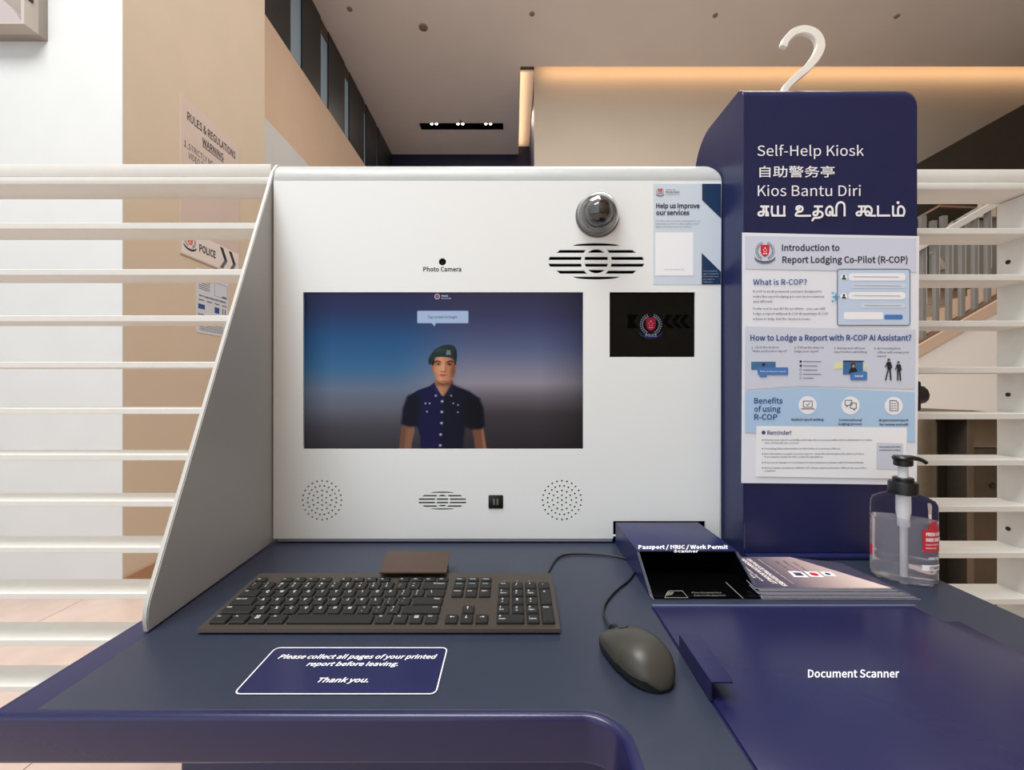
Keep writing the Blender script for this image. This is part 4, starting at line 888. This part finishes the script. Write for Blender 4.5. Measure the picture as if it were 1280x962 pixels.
# ================================================================== FEEDBACK STICKER ON THE KIOSK
fb = T('feedback_sticker', (0.33, KY, EYE + 0.3), 'pale blue help us improve our services sticker with navy corners', 'sticker')
SY = KY - 0.0006
def sr(name, pts_or_P, m, l=0.0003): 
    P = pts_or_P if isinstance(pts_or_P, Print) else Print().poly(pts_or_P)
    return P.build(name, lambda a, b: plane_front(SY, l)(a, b), m, fb)
v, f = curve_fill([[(816.5, 229.5), (901.5, 229.5), (901, 355.5), (816.5, 355.5)]], 0.0002)
mesh('sheet', [(plane_front(SY)(a, b)[0], SY + 0.0003 - c, plane_front(SY)(a, b)[2]) for a, b, c in v], [q[::-1] for q in f], mat('sticker_pale', (208, 220, 232), .25), fb)
P = Print(); P.poly([(877.5, 229.6), (901.4, 229.6), (901.4, 273), (877.5, 250)]); P.poly([(877, 316), (901, 339.5), (900.9, 355.4), (877, 355.4)]); P.each('navy_corner', lambda a, b: plane_front(SY, .0003)(a, b), mat('sticker_dark_blue', (30, 56, 90), .25), fb)
sr('white_card', [(819, 290.5), (866.5, 290.5), (866.5, 344.5), (819, 344.5)], M_wht)
P = Print(); P.add(*PT('Help us improve', 820, 260, w=54.5, h=5.6, off=.03)); P.add(*PT('our services', 820, 268.5, w=41.5, h=5.6, off=.03)); sr('heading_lettering', P, mat('sticker_text', (52, 56, 76), .5), .0005)
P = Print()
for i, (s_, w_) in enumerate((('Provide your consent to participate in our', 56), ('interview session* to share with us and', 53), ('improve how we use our services.', 45))): P.add(*PT(s_, 819.5, 277 + i * 3.7, w=w_, h=1.9, res=1, off=.0))
P.add(*PT('SINGAPORE', 832, 238.2, w=12, h=1.7, res=1)); P.add(*PT('POLICE FORCE', 832, 241.2, w=17, h=2, res=1, off=.03)); P.add(*PT('SAFEGUARDING EVERY DAY', 832, 243.8, w=17, h=1.2, res=1))
P.add(*PT('Scan the code to tell us what you think', 842.5, 337.5, w=25, h=1.3, res=1, align='c')); sr('body_lettering', P, M_grayp, .0006)
P = Print()
for i, (s_, w_) in enumerate((('Scan or download', 17), ('app to message the', 19), ('Police Hotline if you', 19), ('are unable to', 14), ('call police.', 12))): P.add(*PT(s_, 879, 339.5 + i * 3.4, w=w_, h=1.7, res=1))
sr('corner_lettering', P, M_lgrey, .0006)
crest(lambda a, b, e=0: plane_front(SY, .0002 + e * .5)(a, b), 825, 239.2, 4.6, fb, mat('crest_mauve', (112, 92, 112), .5), M_red, M_wht, mat('crest_mauve', (112, 92, 112), .5))

# ================================================================== DOME CAMERA
dc = T('dome_camera', (KX(746), KY, KZ(268)), 'small clear security camera dome above the oval speaker grille', 'camera')
def onto(o, px, py, lift=0.0):
    for v_ in o.data.vertices: v_.co = (KX(px) + v_.co.x, KY - lift - v_.co.z, KZ(py) + v_.co.y)
    return o
onto(lathe('base_ring', [(0.0415, -0.0005), (0.0425, 0.0015), (0.0415, 0.003), (0.0402, 0.0025)], 0, 0, mat('dome_ring', (120, 118, 116), .3), dc, n=48), 746.5, 270)
Rd = 0.037
onto(lathe('inner_shroud', [(0.036, 0.001), (0.035, 0.008), (0.031, 0.013), (0.027, 0.013), (0.0255, 0.020), (0.0225, 0.024)], 0, 0, mat('shroud_grey', (118, 118, 120), .16, metal=.9), dc, n=40), 746.5, 270)
eye = lathe('camera_ball', [(0.022 * math.sin(a), 0.018 - 0.0205 * math.cos(a)) for a in np.linspace(0.1, math.pi - 0.05, 16)], 0, 0, mat('ball_black', (14, 13, 13), .05), dc, n=32)
for v_ in eye.data.vertices: v_.co = (v_.co.x, v_.co.y, max(v_.co.z, 0.001))
onto(eye, 746.5, 270, 0.001)
onto(lathe('lens', [(0.010, 0.0), (0.010, 0.002), (0.007, 0.003), (0.001, 0.0035)], 0, 0, mat('lens_glass', (34, 26, 28), .03), dc, n=24), 749, 267, 0.0375)
M_dome = mat('dome_clear', (252, 252, 252), .01, trans=1.0, ior=1.45)
def domep(r, h): return [(r, 0.003)] + [(r * math.cos(a), 0.006 + h * math.sin(a)) for a in np.linspace(0, math.pi / 2 - 0.01, 24)]
onto(lathe('clear_dome', domep(.0400, .0440) + domep(.0388, .0428)[::-1], 0, 0, M_dome, dc, n=56, closed=False, smooth=60), 746.5, 270)

# ================================================================== SANITISER BOTTLE
hb = T('sanitiser_bottle', (0.615, 0.655, DESK), 'clear hand sanitiser pump bottle with black cap beside the leaflets', 'bottle')
bx, by = 0.6145, 0.655; br = math.radians(-28); ax_, ay_ = 0.0405, 0.0270
def se(r): return r
M_pet = mat('clear_plastic', (246, 247, 250), .03, trans=1.0, ior=1.08, spec=.8)
M_gel = mat('clear_gel', (226, 224, 230), .03, trans=.84, ior=1.10)
M_blkc = mat('black_cap', (16, 16, 17), .35)
bp = [(0.90, 0.000), (0.97, 0.003), (1.0, 0.010), (1.0, 0.116), (0.985, 0.121), (0.92, 0.126), (0.72, 0.131), (0.48, 0.135), (0.40, 0.139)]
lathe('bottle_body', [(r * ax_, DESK + 0.0005 + z) for r, z in bp], bx, by, M_pet, hb, n=56, sx=1, sy=ay_ / ax_, rot=br)
gp = [(0.86, 0.002), (0.94, 0.004), (0.972, 0.011), (0.972, 0.096)]
lathe('gel', [(r * ax_, DESK + 0.0005 + z) for r, z in gp], bx, by, M_gel, hb, n=56, sx=1, sy=ay_ / ax_ * .985, rot=br)
lathe('screw_cap', [(0.0170, DESK + 0.134), (0.0185, DESK + 0.135), (0.0185, DESK + 0.1520), (0.0175, DESK + 0.1535), (0.0130, DESK + 0.1535), (0.0130, DESK + 0.1590), (0.0120, DESK + 0.160)], bx, by, M_blkc, hb, n=40)
lathe('pump_stem', [(0.0064, DESK + 0.160), (0.0064, DESK + 0.180), (0.007, DESK + 0.181)], bx, by, mat('stem_clear', (222, 224, 228), .3), hb, n=20)
lathe('pump_head', [(0.0105, DESK + 0.178), (0.0120, DESK + 0.1795), (0.0120, DESK + 0.187), (0.0136, DESK + 0.1885), (0.0138, DESK + 0.191), (0.0120, DESK + 0.1935), (0.004, DESK + 0.1942)], bx, by, M_blkc, hb, n=32)
nz = Vector((0.90, -0.42, 0)).normalized()
sweep('nozzle', [(bx + nz.x * d, by + nz.y * d, DESK + z) for d, z in ((0.0, 0.1905), (0.010, 0.191), (0.018, 0.190), (0.024, 0.1875), (0.028, 0.184))], 0.006, M_blkc, hb, n=12, flat=.65, rs=[.0068, .006, .005, .0044, .004])
lathe('valve_housing', [(0.0090, DESK + 0.138), (0.0090, DESK + 0.105), (0.0078, DESK + 0.101), (0.0070, DESK + 0.084)][::-1], bx, by, mat('valve_white', (238, 236, 238), .4), hb, n=20)
lathe('dip_tube', [(0.0042, DESK + 0.006), (0.0046, DESK + 0.084)], bx, by, mat('tube_clear', (226, 224, 226), .3), hb, n=16)
def on_bottle(u, z, l=0.0006):      # u = arc distance (m) around the bottle from its face centre towards +u
    a = u / 0.037; a += math.radians(-90)
    x = (ax_ + l) * math.cos(a); y_ = (ay_ + l) * math.sin(a); c, s = math.cos(br), math.sin(br)
    return (bx + x * c - y_ * s, by + x * s + y_ * c, DESK + z)
def wrapP(name, P, m, l): return P.build(name, lambda a, b: on_bottle(a, b, l), m, hb)
def patch(u0, u1, z0_, z1_, n_=14):
    P = Print()
    for i in range(n_):
        a = u0 + (u1 - u0) * i / n_; b = u0 + (u1 - u0) * (i + 1) / n_; P.poly([(a, z0_), (b, z0_), (b, z1_), (a, z1_)])
    return P
wrapP('red_label', patch(0.014, 0.046, 0.054, 0.088), M_red, .0006)
P = Print()
for i, (h_) in enumerate((0.010, 0.015, 0.017, 0.014, 0.009)): P.poly([(0.022 + i * .0034, 0.0882), (0.0248 + i * .0034, 0.0882), (0.0248 + i * .0034, .0882 + h_ * .8), (0.022 + i * .0034, .0882 + h_ * .8)])
wrapP('hand_print', P, M_red, .0006)
wrapP('white_label', patch(0.0135, 0.046, 0.0260, 0.0345), M_wht, .0006)
P = Print(); P.text('FRESH CARE', .0180, .0785, w=.027, h=.0046, off=.04); P.text('HAND SANITIZER', .0180, .0700, w=.034, h=.0050, off=.04); P.text('Hand Gel Kills 99%', .0180, .0640, w=.023, h=.0024, off=.01); P.text('Moisturising', .0180, .0590, w=.016, h=.0024, off=.01)
P.text('HAND GEL', .0215, .0425, w=.019, h=.0040, off=.02); P.line([(0.014, .0555), (0.046, .0555)], .0007); wrapP('white_lettering', P, M_wht, .0010)
P = Print(); P.text('ETHANOL', .0235, .0282, w=.020, h=.0042, off=.02); wrapP('dark_lettering', P, M_dark, .0010)
wrapP('back_label', patch(-0.056, -0.047, 0.034, 0.050, 4), M_red, .0006)

# ================================================================== LEAFLETS
GL = 'leaflets fanned in a stack on the desk'
M_cov = mat('leaflet_cover_dark', (74, 70, 88), .22); M_cov2 = mat('leaflet_cover_pink', (206, 176, 168), .22); M_cov3 = mat('leaflet_cover_mauve', (138, 122, 130), .22)
nB = 9; topname = None
TOPZ = DESK + 0.0006
for i in range(nB):
    th_ = 0.0012; z_ = TOPZ + i * th_; up_ = i == nB - 1
    fr = i / (nB - 1)
    x0_ = 0.352 - 0.004 * math.sin(i * 1.7); x1_ = 0.560 - 0.046 * fr; 
    yf = 0.5905 + 0.012 * fr + 0.0012 * math.sin(i * 2.3); yb_ = 0.712
    sk = 0.035
    lab = ['bottom leaflet of the fanned stack, reaching nearest the scanner lid corner', 'second leaflet up from the bottom of the fanned stack', 'third leaflet up from the bottom of the fanned stack', 'fourth leaflet up in the fanned stack', 'middle leaflet of the fanned stack', 'fourth leaflet down in the fanned stack', 'third leaflet down from the top of the fanned stack', 'second leaflet from the top of the fanned stack', 'top leaflet with dark cover fading to pink and small emblem pictures'][i]
    t = T('leaflet', (0.45, 0.65, z_), lab, 'leaflet', GL)
    # quad: skewed so that each copy peeks out at the right
    xr_f = 0.578 - 0.030 * fr; xr_b = 0.560 - 0.085 * fr - 0.0
    q = [(x0_ + 0.002, yf), (xr_f, yf - 0.002), (xr_f - .006, yf + 0.03), (xr_b, yb_), (x0_ + 0.012, yb_)]
    q = [(x0_ + 0.002, yf), (xr_f, yf - 0.001), (xr_b, yb_), (x0_ + 0.010, yb_)]
    prism('pages', q, 'z', z_, z_ + th_ * 0.80, M_wht, t)
    prism('cover', [(a + (0.0004 if k_ in (1, 2) else 0), b - (0.0004 if k_ < 2 else 0)) for k_, (a, b) in enumerate(q)], 'z', z_ + th_ * .81, z_ + th_ * .92, M_cov if up_ else M_cov, t)
    if up_:
        zz = z_ + th_ * .92
        def lf(l): return lambda a, b, e=0.0: plane_desk(zz, l + e)(a, b)
        def lerp(a, b, c): return tuple(a[k_] * (1 - c) + b[k_] * c for k_ in range(2))
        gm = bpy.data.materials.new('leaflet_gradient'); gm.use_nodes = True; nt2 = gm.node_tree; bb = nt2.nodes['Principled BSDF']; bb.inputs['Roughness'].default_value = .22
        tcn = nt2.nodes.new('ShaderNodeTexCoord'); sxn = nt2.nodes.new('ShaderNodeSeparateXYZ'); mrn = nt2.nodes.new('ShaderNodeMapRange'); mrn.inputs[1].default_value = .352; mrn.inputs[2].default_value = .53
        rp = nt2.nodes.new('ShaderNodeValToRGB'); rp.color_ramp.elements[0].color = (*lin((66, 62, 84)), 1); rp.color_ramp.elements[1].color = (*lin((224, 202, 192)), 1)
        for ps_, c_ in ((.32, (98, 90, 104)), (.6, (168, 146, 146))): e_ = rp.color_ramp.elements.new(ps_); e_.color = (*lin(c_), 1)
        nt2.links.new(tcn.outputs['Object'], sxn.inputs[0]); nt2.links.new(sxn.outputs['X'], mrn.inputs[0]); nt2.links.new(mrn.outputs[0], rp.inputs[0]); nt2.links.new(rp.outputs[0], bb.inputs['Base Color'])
        mesh('cover_gradient', [(a_, b_, zz + .0001) for a_, b_ in q], [(0, 1, 2, 3)], gm, t)  # overlay carrying the dark-to-pink ramp across the cover
        # text runs across the cover, turned a quarter
        def rot(P, s_, x_, y_, w_, h_, **kk):
            v_, f_ = text_fit(s_, 0, 0, w=w_, h=h_, **kk); P.add([(x_ + b_, y_ - a_) for a_, b_ in v_], f_)
        P = Print(); rot(P, 'INFORMATION BOOKLET', .3845, .704, .090, .0065, off=.04); rot(P, 'ON POLICE PROCEDURES', .3945, .704, .098, .0065, off=.04); rot(P, 'Singapore', .366, .672, .04, .005, off=.02); rot(P, 'Police Force', .3725, .672, .05, .004, off=.02); rot(P, 'What you need to know about making a report', .413, .702, .088, .0026)
        P.ring(.369, .694, .007, .002, 14); P.line([(.364, .694), (.374, .694)], .002); P.build('lettering', lambda a, b: (a, b, zz + .0004), mat('leaflet_text', (236, 224, 220), .4), t)
        P = Print(); rot(P, 'Stay safe online', .437, .695, .05, .004); rot(P, 'Report crime', .450, .695, .045, .004); rot(P, 'Get help', .463, .690, .04, .004)
        P.build('grey_lettering', lambda a, b: (a, b, zz + .0004), M_cov, t)
        P = Print(); P.poly([(.430, .636), (.452, .634), (.454, .655), (.434, .657)]); P.poly([(.456, .637), (.476, .635), (.478, .654), (.459, .656)]); P.poly([(.480, .640), (.497, .638), (.499, .653), (.483, .655)]); P.each('picture_frame', lambda a, b: (a, b, zz + .0004), M_wht, t)
        P = Print(); P.poly(circ(.467, .645, .006, 14)); P.build('red_emblem', lambda a, b: (a, b, zz + .0007), M_red, t)
        P = Print(); P.poly([(.436, .640), (.448, .639), (.449, .650), (.438, .651)]); P.poly(circ(.489, .646, .004, 10)); P.build('dark_emblem', lambda a, b: (a, b, zz + .0007), M_cov, t)

# ================================================================== SMALL BROWN-BLACK STAND BEHIND THE KEYBOARD
bs = T('card_reader_stand', (-0.153, 0.66, DESK), 'small dark brown wedge stand behind the keyboard', 'stand')
M_bw = mat('brown_black_plastic', (66, 48, 36), .34, noise=.1, nscale=60)
bm = bmesh.new()
pp = [(-0.2085, .690, EYE - .2705), (-0.1035, .690, EYE - .2705), (-0.0985, .617, EYE - .273), (-0.1985, .617, EYE - .273)]
mesh('sloping_top', [(x_, y_, z_) for x_, y_, z_ in pp] + [(x_, y_, z_ - .002) for x_, y_, z_ in pp], [(0, 1, 2, 3)[::-1], (4, 5, 6, 7), (0, 1, 5, 4), (1, 2, 6, 5), (2, 3, 7, 6), (3, 0, 4, 7)], M_bw, bs)
box('body', -0.202, -0.106, 0.637, 0.688, DESK, EYE - .2728, M_blk, bs, 0.001)

# ================================================================== KEYBOARD
kb = T('keyboard', (-0.1635, 0.57, DESK), 'black full-size wired keyboard with low keys on the desk', 'keyboard')
kx0, kx1, ky0, kyd = -0.3855, 0.0585, 0.506, 0.127
tilt = math.atan2(0.0125, kyd)
def kpt(u, v_, h_=0.0):      # u,v on the keyboard's tilted top, h above it
    return (kx0 + u, ky0 + v_ * math.cos(tilt) - h_ * math.sin(tilt), DESK + 0.0068 + v_ * math.sin(tilt) + h_ * math.cos(tilt))
prism('chassis', [(ky0, DESK + 0.0028), (ky0 + .001, DESK + 0.0065), (kpt(0, kyd)[1], kpt(0, kyd)[2]), (kpt(0, kyd)[1] + .001, kpt(0, kyd)[2] - 0.004), (kpt(0, kyd)[1] - .004, DESK + 0.008), (ky0 + 0.02, DESK + 0.0008)], 'x', kx0, kx1, M_kb, kb, 0.0008, 2)
for sx_ in (kx0 + 0.03, kx1 - 0.05): box('foot', sx_, sx_ + 0.02, ky0 + kyd - 0.02, ky0 + kyd - 0.014, DESK, DESK + 0.0095, M_blk, kb)
box('front_foot', kx0 + 0.03, kx1 - 0.03, ky0 + 0.02, ky0 + 0.026, DESK, DESK + 0.0025, M_blk, kb)
KEYM = {}
def key_mesh(w_, d_):
    kk = (round(w_, 4), round(d_, 4))
    if kk in KEYM: return KEYM[kk]
    bm = bmesh.new(); h_ = 0.0036; i = 0.0012
    lv = [((0, 0, w_, d_), -0.001), ((0.0002, .0002, w_ - .0002, d_ - .0002), h_ * .55), ((i, i * .9, w_ - i, d_ - i * .7), h_)]
    rings = []
    for (a, b, c, d), z_ in lv: rings.append([bm.verts.new((x_, y_, z_)) for x_, y_ in rrect(a, b, c, d, 0.0012, 2)])
    for A_, B_ in zip(rings, rings[1:]):
        n_ = len(A_)
        for q in range(n_): bm.faces.new((A_[q], A_[(q + 1) % n_], B_[(q + 1) % n_], B_[q]))
    bm.faces.new(rings[-1]); bmesh.ops.recalc_face_normals(bm, faces=bm.faces)
    me = bpy.data.meshes.new('key'); bm.to_mesh(me); bm.free(); me.materials.append(M_key); KEYM[kk] = me; return me
M_leg = mat('key_legend', (196, 198, 200), .5); M_legb = mat('key_legend_blue', (130, 176, 190), .5)
PIT = 0.01905; G = 0.0033
def key(u, v_, w_, d_, leg='', pos='c', m=None):
    o = bpy.data.objects.new('key', key_mesh(w_ - G, d_ - G)); COL.objects.link(o); o.parent = kb
    x_, y_, z_ = kpt(u + G / 2, v_ + G / 2, 0.0)
    o.location = (x_ - kb.location.x, y_ - kb.location.y, z_ - kb.location.z); o.rotation_euler = (tilt, 0, 0)
    if leg:
        P = Print(); parts = leg.split('|'); big = max(len(p) for p in parts) <= 1
        if big and len(parts) == 1: P.text(leg, 0.0052, d_ - G - 0.0078, h=0.0042, off=.03)
        elif big: P.text(parts[0], .0050, d_ - G - .0062, h=.0032, off=.03); P.text(parts[1], .0050, d_ - G - .0120, h=.0032, off=.03)
        else:
            for q, s_ in enumerate(parts): P.text(s_, .0030, d_ - G - (.0054 if d_ > .016 else .0062) - q * .0048, h=.0023 if len(s_) > 1 else .0034, off=.02)
        if pos == 'r':
            mx = max(p[0] for p in P.v); P.v = [(p[0] + (w_ - G - .004) - mx, p[1]) for p in P.v]
        lo = P.build('legend', lambda a, b: (a, b, 0.0038), m or M_leg, None); lo.parent = o
    return o
v0 = 0.0075; um = 0.0072
R_ = [v0 + PIT * .96 * i for i in range(6)]; RD = PIT * .96
x = um
for leg, w_ in (('Ctrl', 1.25), ('Fn', 1.25), ('⊞', 1.25), ('Alt', 1.25), ('', 5.75), ('Alt', 1.25), ('Fn', 1.0), ('▤', 1.0), ('Ctrl', 2.0 - 1.0 + .0)):
    key(x, R_[0], w_ * PIT, RD, leg, 'l'); x += w_ * PIT
x = um
for leg, w_ in [('Shift', 2.25)] + [(c, 1) for c in 'ZXCVBNM'] + [('<|,', 1), ('>|.', 1), ('?|/', 1), ('Shift', 2.75)]: key(x, R_[1], w_ * PIT, RD, leg, 'r' if w_ > 2.5 else 'l'); x += w_ * PIT
x = um
for leg, w_ in [('Caps Lock', 1.75)] + [(c, 1) for c in 'ASDFGHJKL'] + [(':|;', 1), ('"|\'', 1), ('Enter', 2.25)]: key(x, R_[2], w_ * PIT, RD, leg, 'r' if leg == 'Enter' else 'l'); x += w_ * PIT
x = um
for leg, w_ in [('Tab', 1.5)] + [(c, 1) for c in 'QWERTYUIOP'] + [('{|[', 1), ('}|]', 1), ('||\\', 1.5)]: key(x, R_[3], w_ * PIT, RD, leg if leg != '||\\' else '\\'); x += w_ * PIT
x = um
for leg, w_ in [('~|`', 1)] + [(a + '|' + b, 1) for a, b in zip('!@#$%^&*()_+', '1234567890-=')] + [('Backspace', 2)]: key(x, R_[4], w_ * PIT, RD, leg, 'r' if w_ > 1 else 'l'); x += w_ * PIT
FD = 0.0118
def fk(x_, leg): key(x_, R_[5] + .0006, PIT, FD, leg)
fk(um, 'Esc')
gaps = [um + 2 * PIT, um + 6.5 * PIT, um + 11 * PIT]
nF = 1
for g_ in gaps:
    for k_ in range(4): fk(g_ + k_ * PIT, 'F%d' % nF); nF += 1
nu = um + 15 * PIT + 0.0062
for k_, s_ in enumerate(('PrtSc', 'ScrLk', 'Pause')): fk(nu + k_ * PIT, s_)
for k_, s_ in enumerate(('Insert', 'Home', 'PgUp')): key(nu + k_ * PIT, R_[4], PIT, RD, s_, m=M_legb)
for k_, s_ in enumerate(('Delete', 'End', 'PgDn')): key(nu + k_ * PIT, R_[3], PIT, RD, s_)
key(nu + PIT, R_[1], PIT, RD, '↑')
for k_, s_ in enumerate('←↓→'): key(nu + k_ * PIT, R_[0], PIT, RD, s_)
nn = nu + 3 * PIT + 0.0072
for r_, row in enumerate(((None,), ('1|End', '2|v', '3|PgDn'), ('4|<', '5', '6|>'), ('7|Home', '8|^', '9|PgUp'), ('Num', '/', '*', '-'))):
    for k_, s_ in enumerate(row):
        if s_: key(nn + k_ * PIT, R_[r_], PIT, RD, s_)
key(nn, R_[0], 2 * PIT, RD, '0|Insert'); key(nn + 2 * PIT, R_[0], PIT, RD, '.|Delete'); key(nn + 3 * PIT, R_[0], PIT, RD * 2, 'Enter'); key(nn + 3 * PIT, R_[2], PIT, RD * 2, '+')
P = Print()
for k_ in range(3): P.poly(circ(nn + .010 + k_ * .018, R_[5] + .006, .0006, 8))
P.build('indicator_marks', lambda a, b: kpt(a, b, .0003), M_leg, kb)

# ================================================================== MOUSE
mo = T('mouse', (0.141, 0.44, DESK), 'black wired mouse with scroll wheel on the desk', 'mouse')
nose = Vector((0.1185, 0.4985)); rear = Vector((0.1500, 0.4080)); md = (nose - rear); ML = md.length; md.normalize(); mr = Vector((md.y, -md.x))
def mp(s_, t_, z_): p = rear + md * s_ * ML + mr * t_; return (p.x, p.y, DESK + z_)
bm = bmesh.new(); rings = []; NS = 30; NA = 24
def halfw(s_): return 0.0285 * (max(0.0, 1 - abs((s_ - 0.42) / 0.421) ** 2.5)) ** 0.5 if s_ < .42 else 0.0300 * (0.80 + 0.20 * (1 - ((s_ - .42) / .58) ** 1.6)) * (max(0.0, 1 - max(0, (s_ - .80) / .205) ** 2.6)) ** .5
def toph(s_): return 0.0350 * (1 - ((s_ - 0.36) / 0.66) ** 2 * 0.86) ** 0.75 * (math.sqrt(max(0, 1 - ((.34 - s_) / .345) ** 2.4)) if s_ < .34 else 1)
def mring(s_, lo, hi):
    hw = max(halfw(s_), 0.002); tp = max(toph(s_), 0.006); ring = []
    for k_ in range(NA + 1):
        a = math.pi * k_ / NA; c = math.cos(a); s2_ = math.sin(a)
        ring.append((math.copysign(abs(c) ** 0.78, c) * hw, (0.011 if True else 0) * min(1, tp / .02) + (tp - 0.011 * min(1, tp / .02)) * s2_ ** 0.86))
    return ring
ss_ = [0.004 + 0.992 * (0.5 - 0.5 * math.cos(math.pi * i / NS)) for i in range(NS + 1)]
for s_ in ss_: rings.append([bm.verts.new(mp(s_, t_, z_)) for t_, z_ in mring(s_, 0, 0)])
for A_, B_ in zip(rings, rings[1:]):
    for q in range(NA): bm.faces.new((A_[q], A_[q + 1], B_[q + 1], B_[q]))
bm.faces.new(rings[0]); bm.faces.new(rings[-1][::-1])
from_bm('shell', bm, M_mouse, mo, True)
bm = bmesh.new(); rings = []
for s_ in ss_:
    hw = max(halfw(s_), .002); tp = min(1, max(toph(s_), .006) / .02) * .011
    rings.append([bm.verts.new(mp(s_ * .985 + .007, t_, z_)) for t_, z_ in ((-hw * .86, 0.0008), (-hw * .985, 0.004), (-hw * .999, tp + .0003), (hw * .999, tp + .0003), (hw * .985, .004), (hw * .86, .0008))])
for A_, B_ in zip(rings, rings[1:]):
    for q in range(6): bm.faces.new((A_[q], A_[(q + 1) % 6], B_[(q + 1) % 6], B_[q]))
bm.faces.new(rings[0]); bm.faces.new(rings[-1][::-1]); autosmooth(from_bm('base', bm, M_blk, mo), 40)
def ztop(s_, t_):
    hw = halfw(s_); c = min(.999, abs(t_) / hw); c = c ** (1 / .78); tp = toph(s_); b_ = .011 * min(1, tp / .02); return b_ + (tp - b_) * (math.sqrt(1 - c * c)) ** .86
# wheel slot outline and wheel
sl_ = []
for k_ in range(21):
    a = math.pi * k_ / 20; sl_.append((0.74 - 0.035 * math.sin(a), 0.0052 * math.cos(a)))
loop = [(0.985, 0.0046)] + sl_ + [(0.985, -0.0046)]
sweep('slot_groove', [mp(s_, t_, ztop(s_, t_) + .0001) for s_, t_ in loop], 0.0005, M_int, mo, n=6)
wh = lathe('scroll_wheel', [(0.0095, -0.0030), (0.0105, -0.0024), (0.0105, 0.0024), (0.0095, 0.0030)], 0, 0, mat('wheel_rubber', (24, 22, 20), .6), mo, n=24)
wc = mp(0.92, 0, ztop(.92, 0) - .0068)
for v_ in wh.data.vertices:
    a, b, c = v_.co; v_.co = (wc[0] + mr.x * c + md.x * a, wc[1] + mr.y * c + md.y * a, wc[2] + b)
cabp = [(762, 781, .010), (757, 774, .005), (754.5, 764, .0022), (758, 752, .0022), (770, 738, .0022), (786, 725, .0022), (793.5, 714, .0022), (793, 706, .0022), (784, 699, .0022), (765, 694.3, .0022), (735, 692, .0022), (710, 692.5, .0022), (697, 697, .0022), (690, 706, .0022), (684, 716, .0022)]
cp = []
for a, b, h_ in cabp: cp.append(plane_desk(DESK + h_)(a, b))
cp[0] = mp(0.985, 0, .009); cp[1] = tuple((np.array(cp[1]) + np.array(cp[1])) / 2)
cp[-1] = (0.048, 0.652, DESK + .0024); cp.append((0.03, 0.668, DESK + .0024)); cp.append((-0.02, 0.70, DESK + .0022)); cp.append((-0.06, 0.76, DESK + .0022)); 
sweep('cable', [tuple(p) for p in catmull(cp[:-2], 6)], 0.0016, M_blk, mo, n=8)
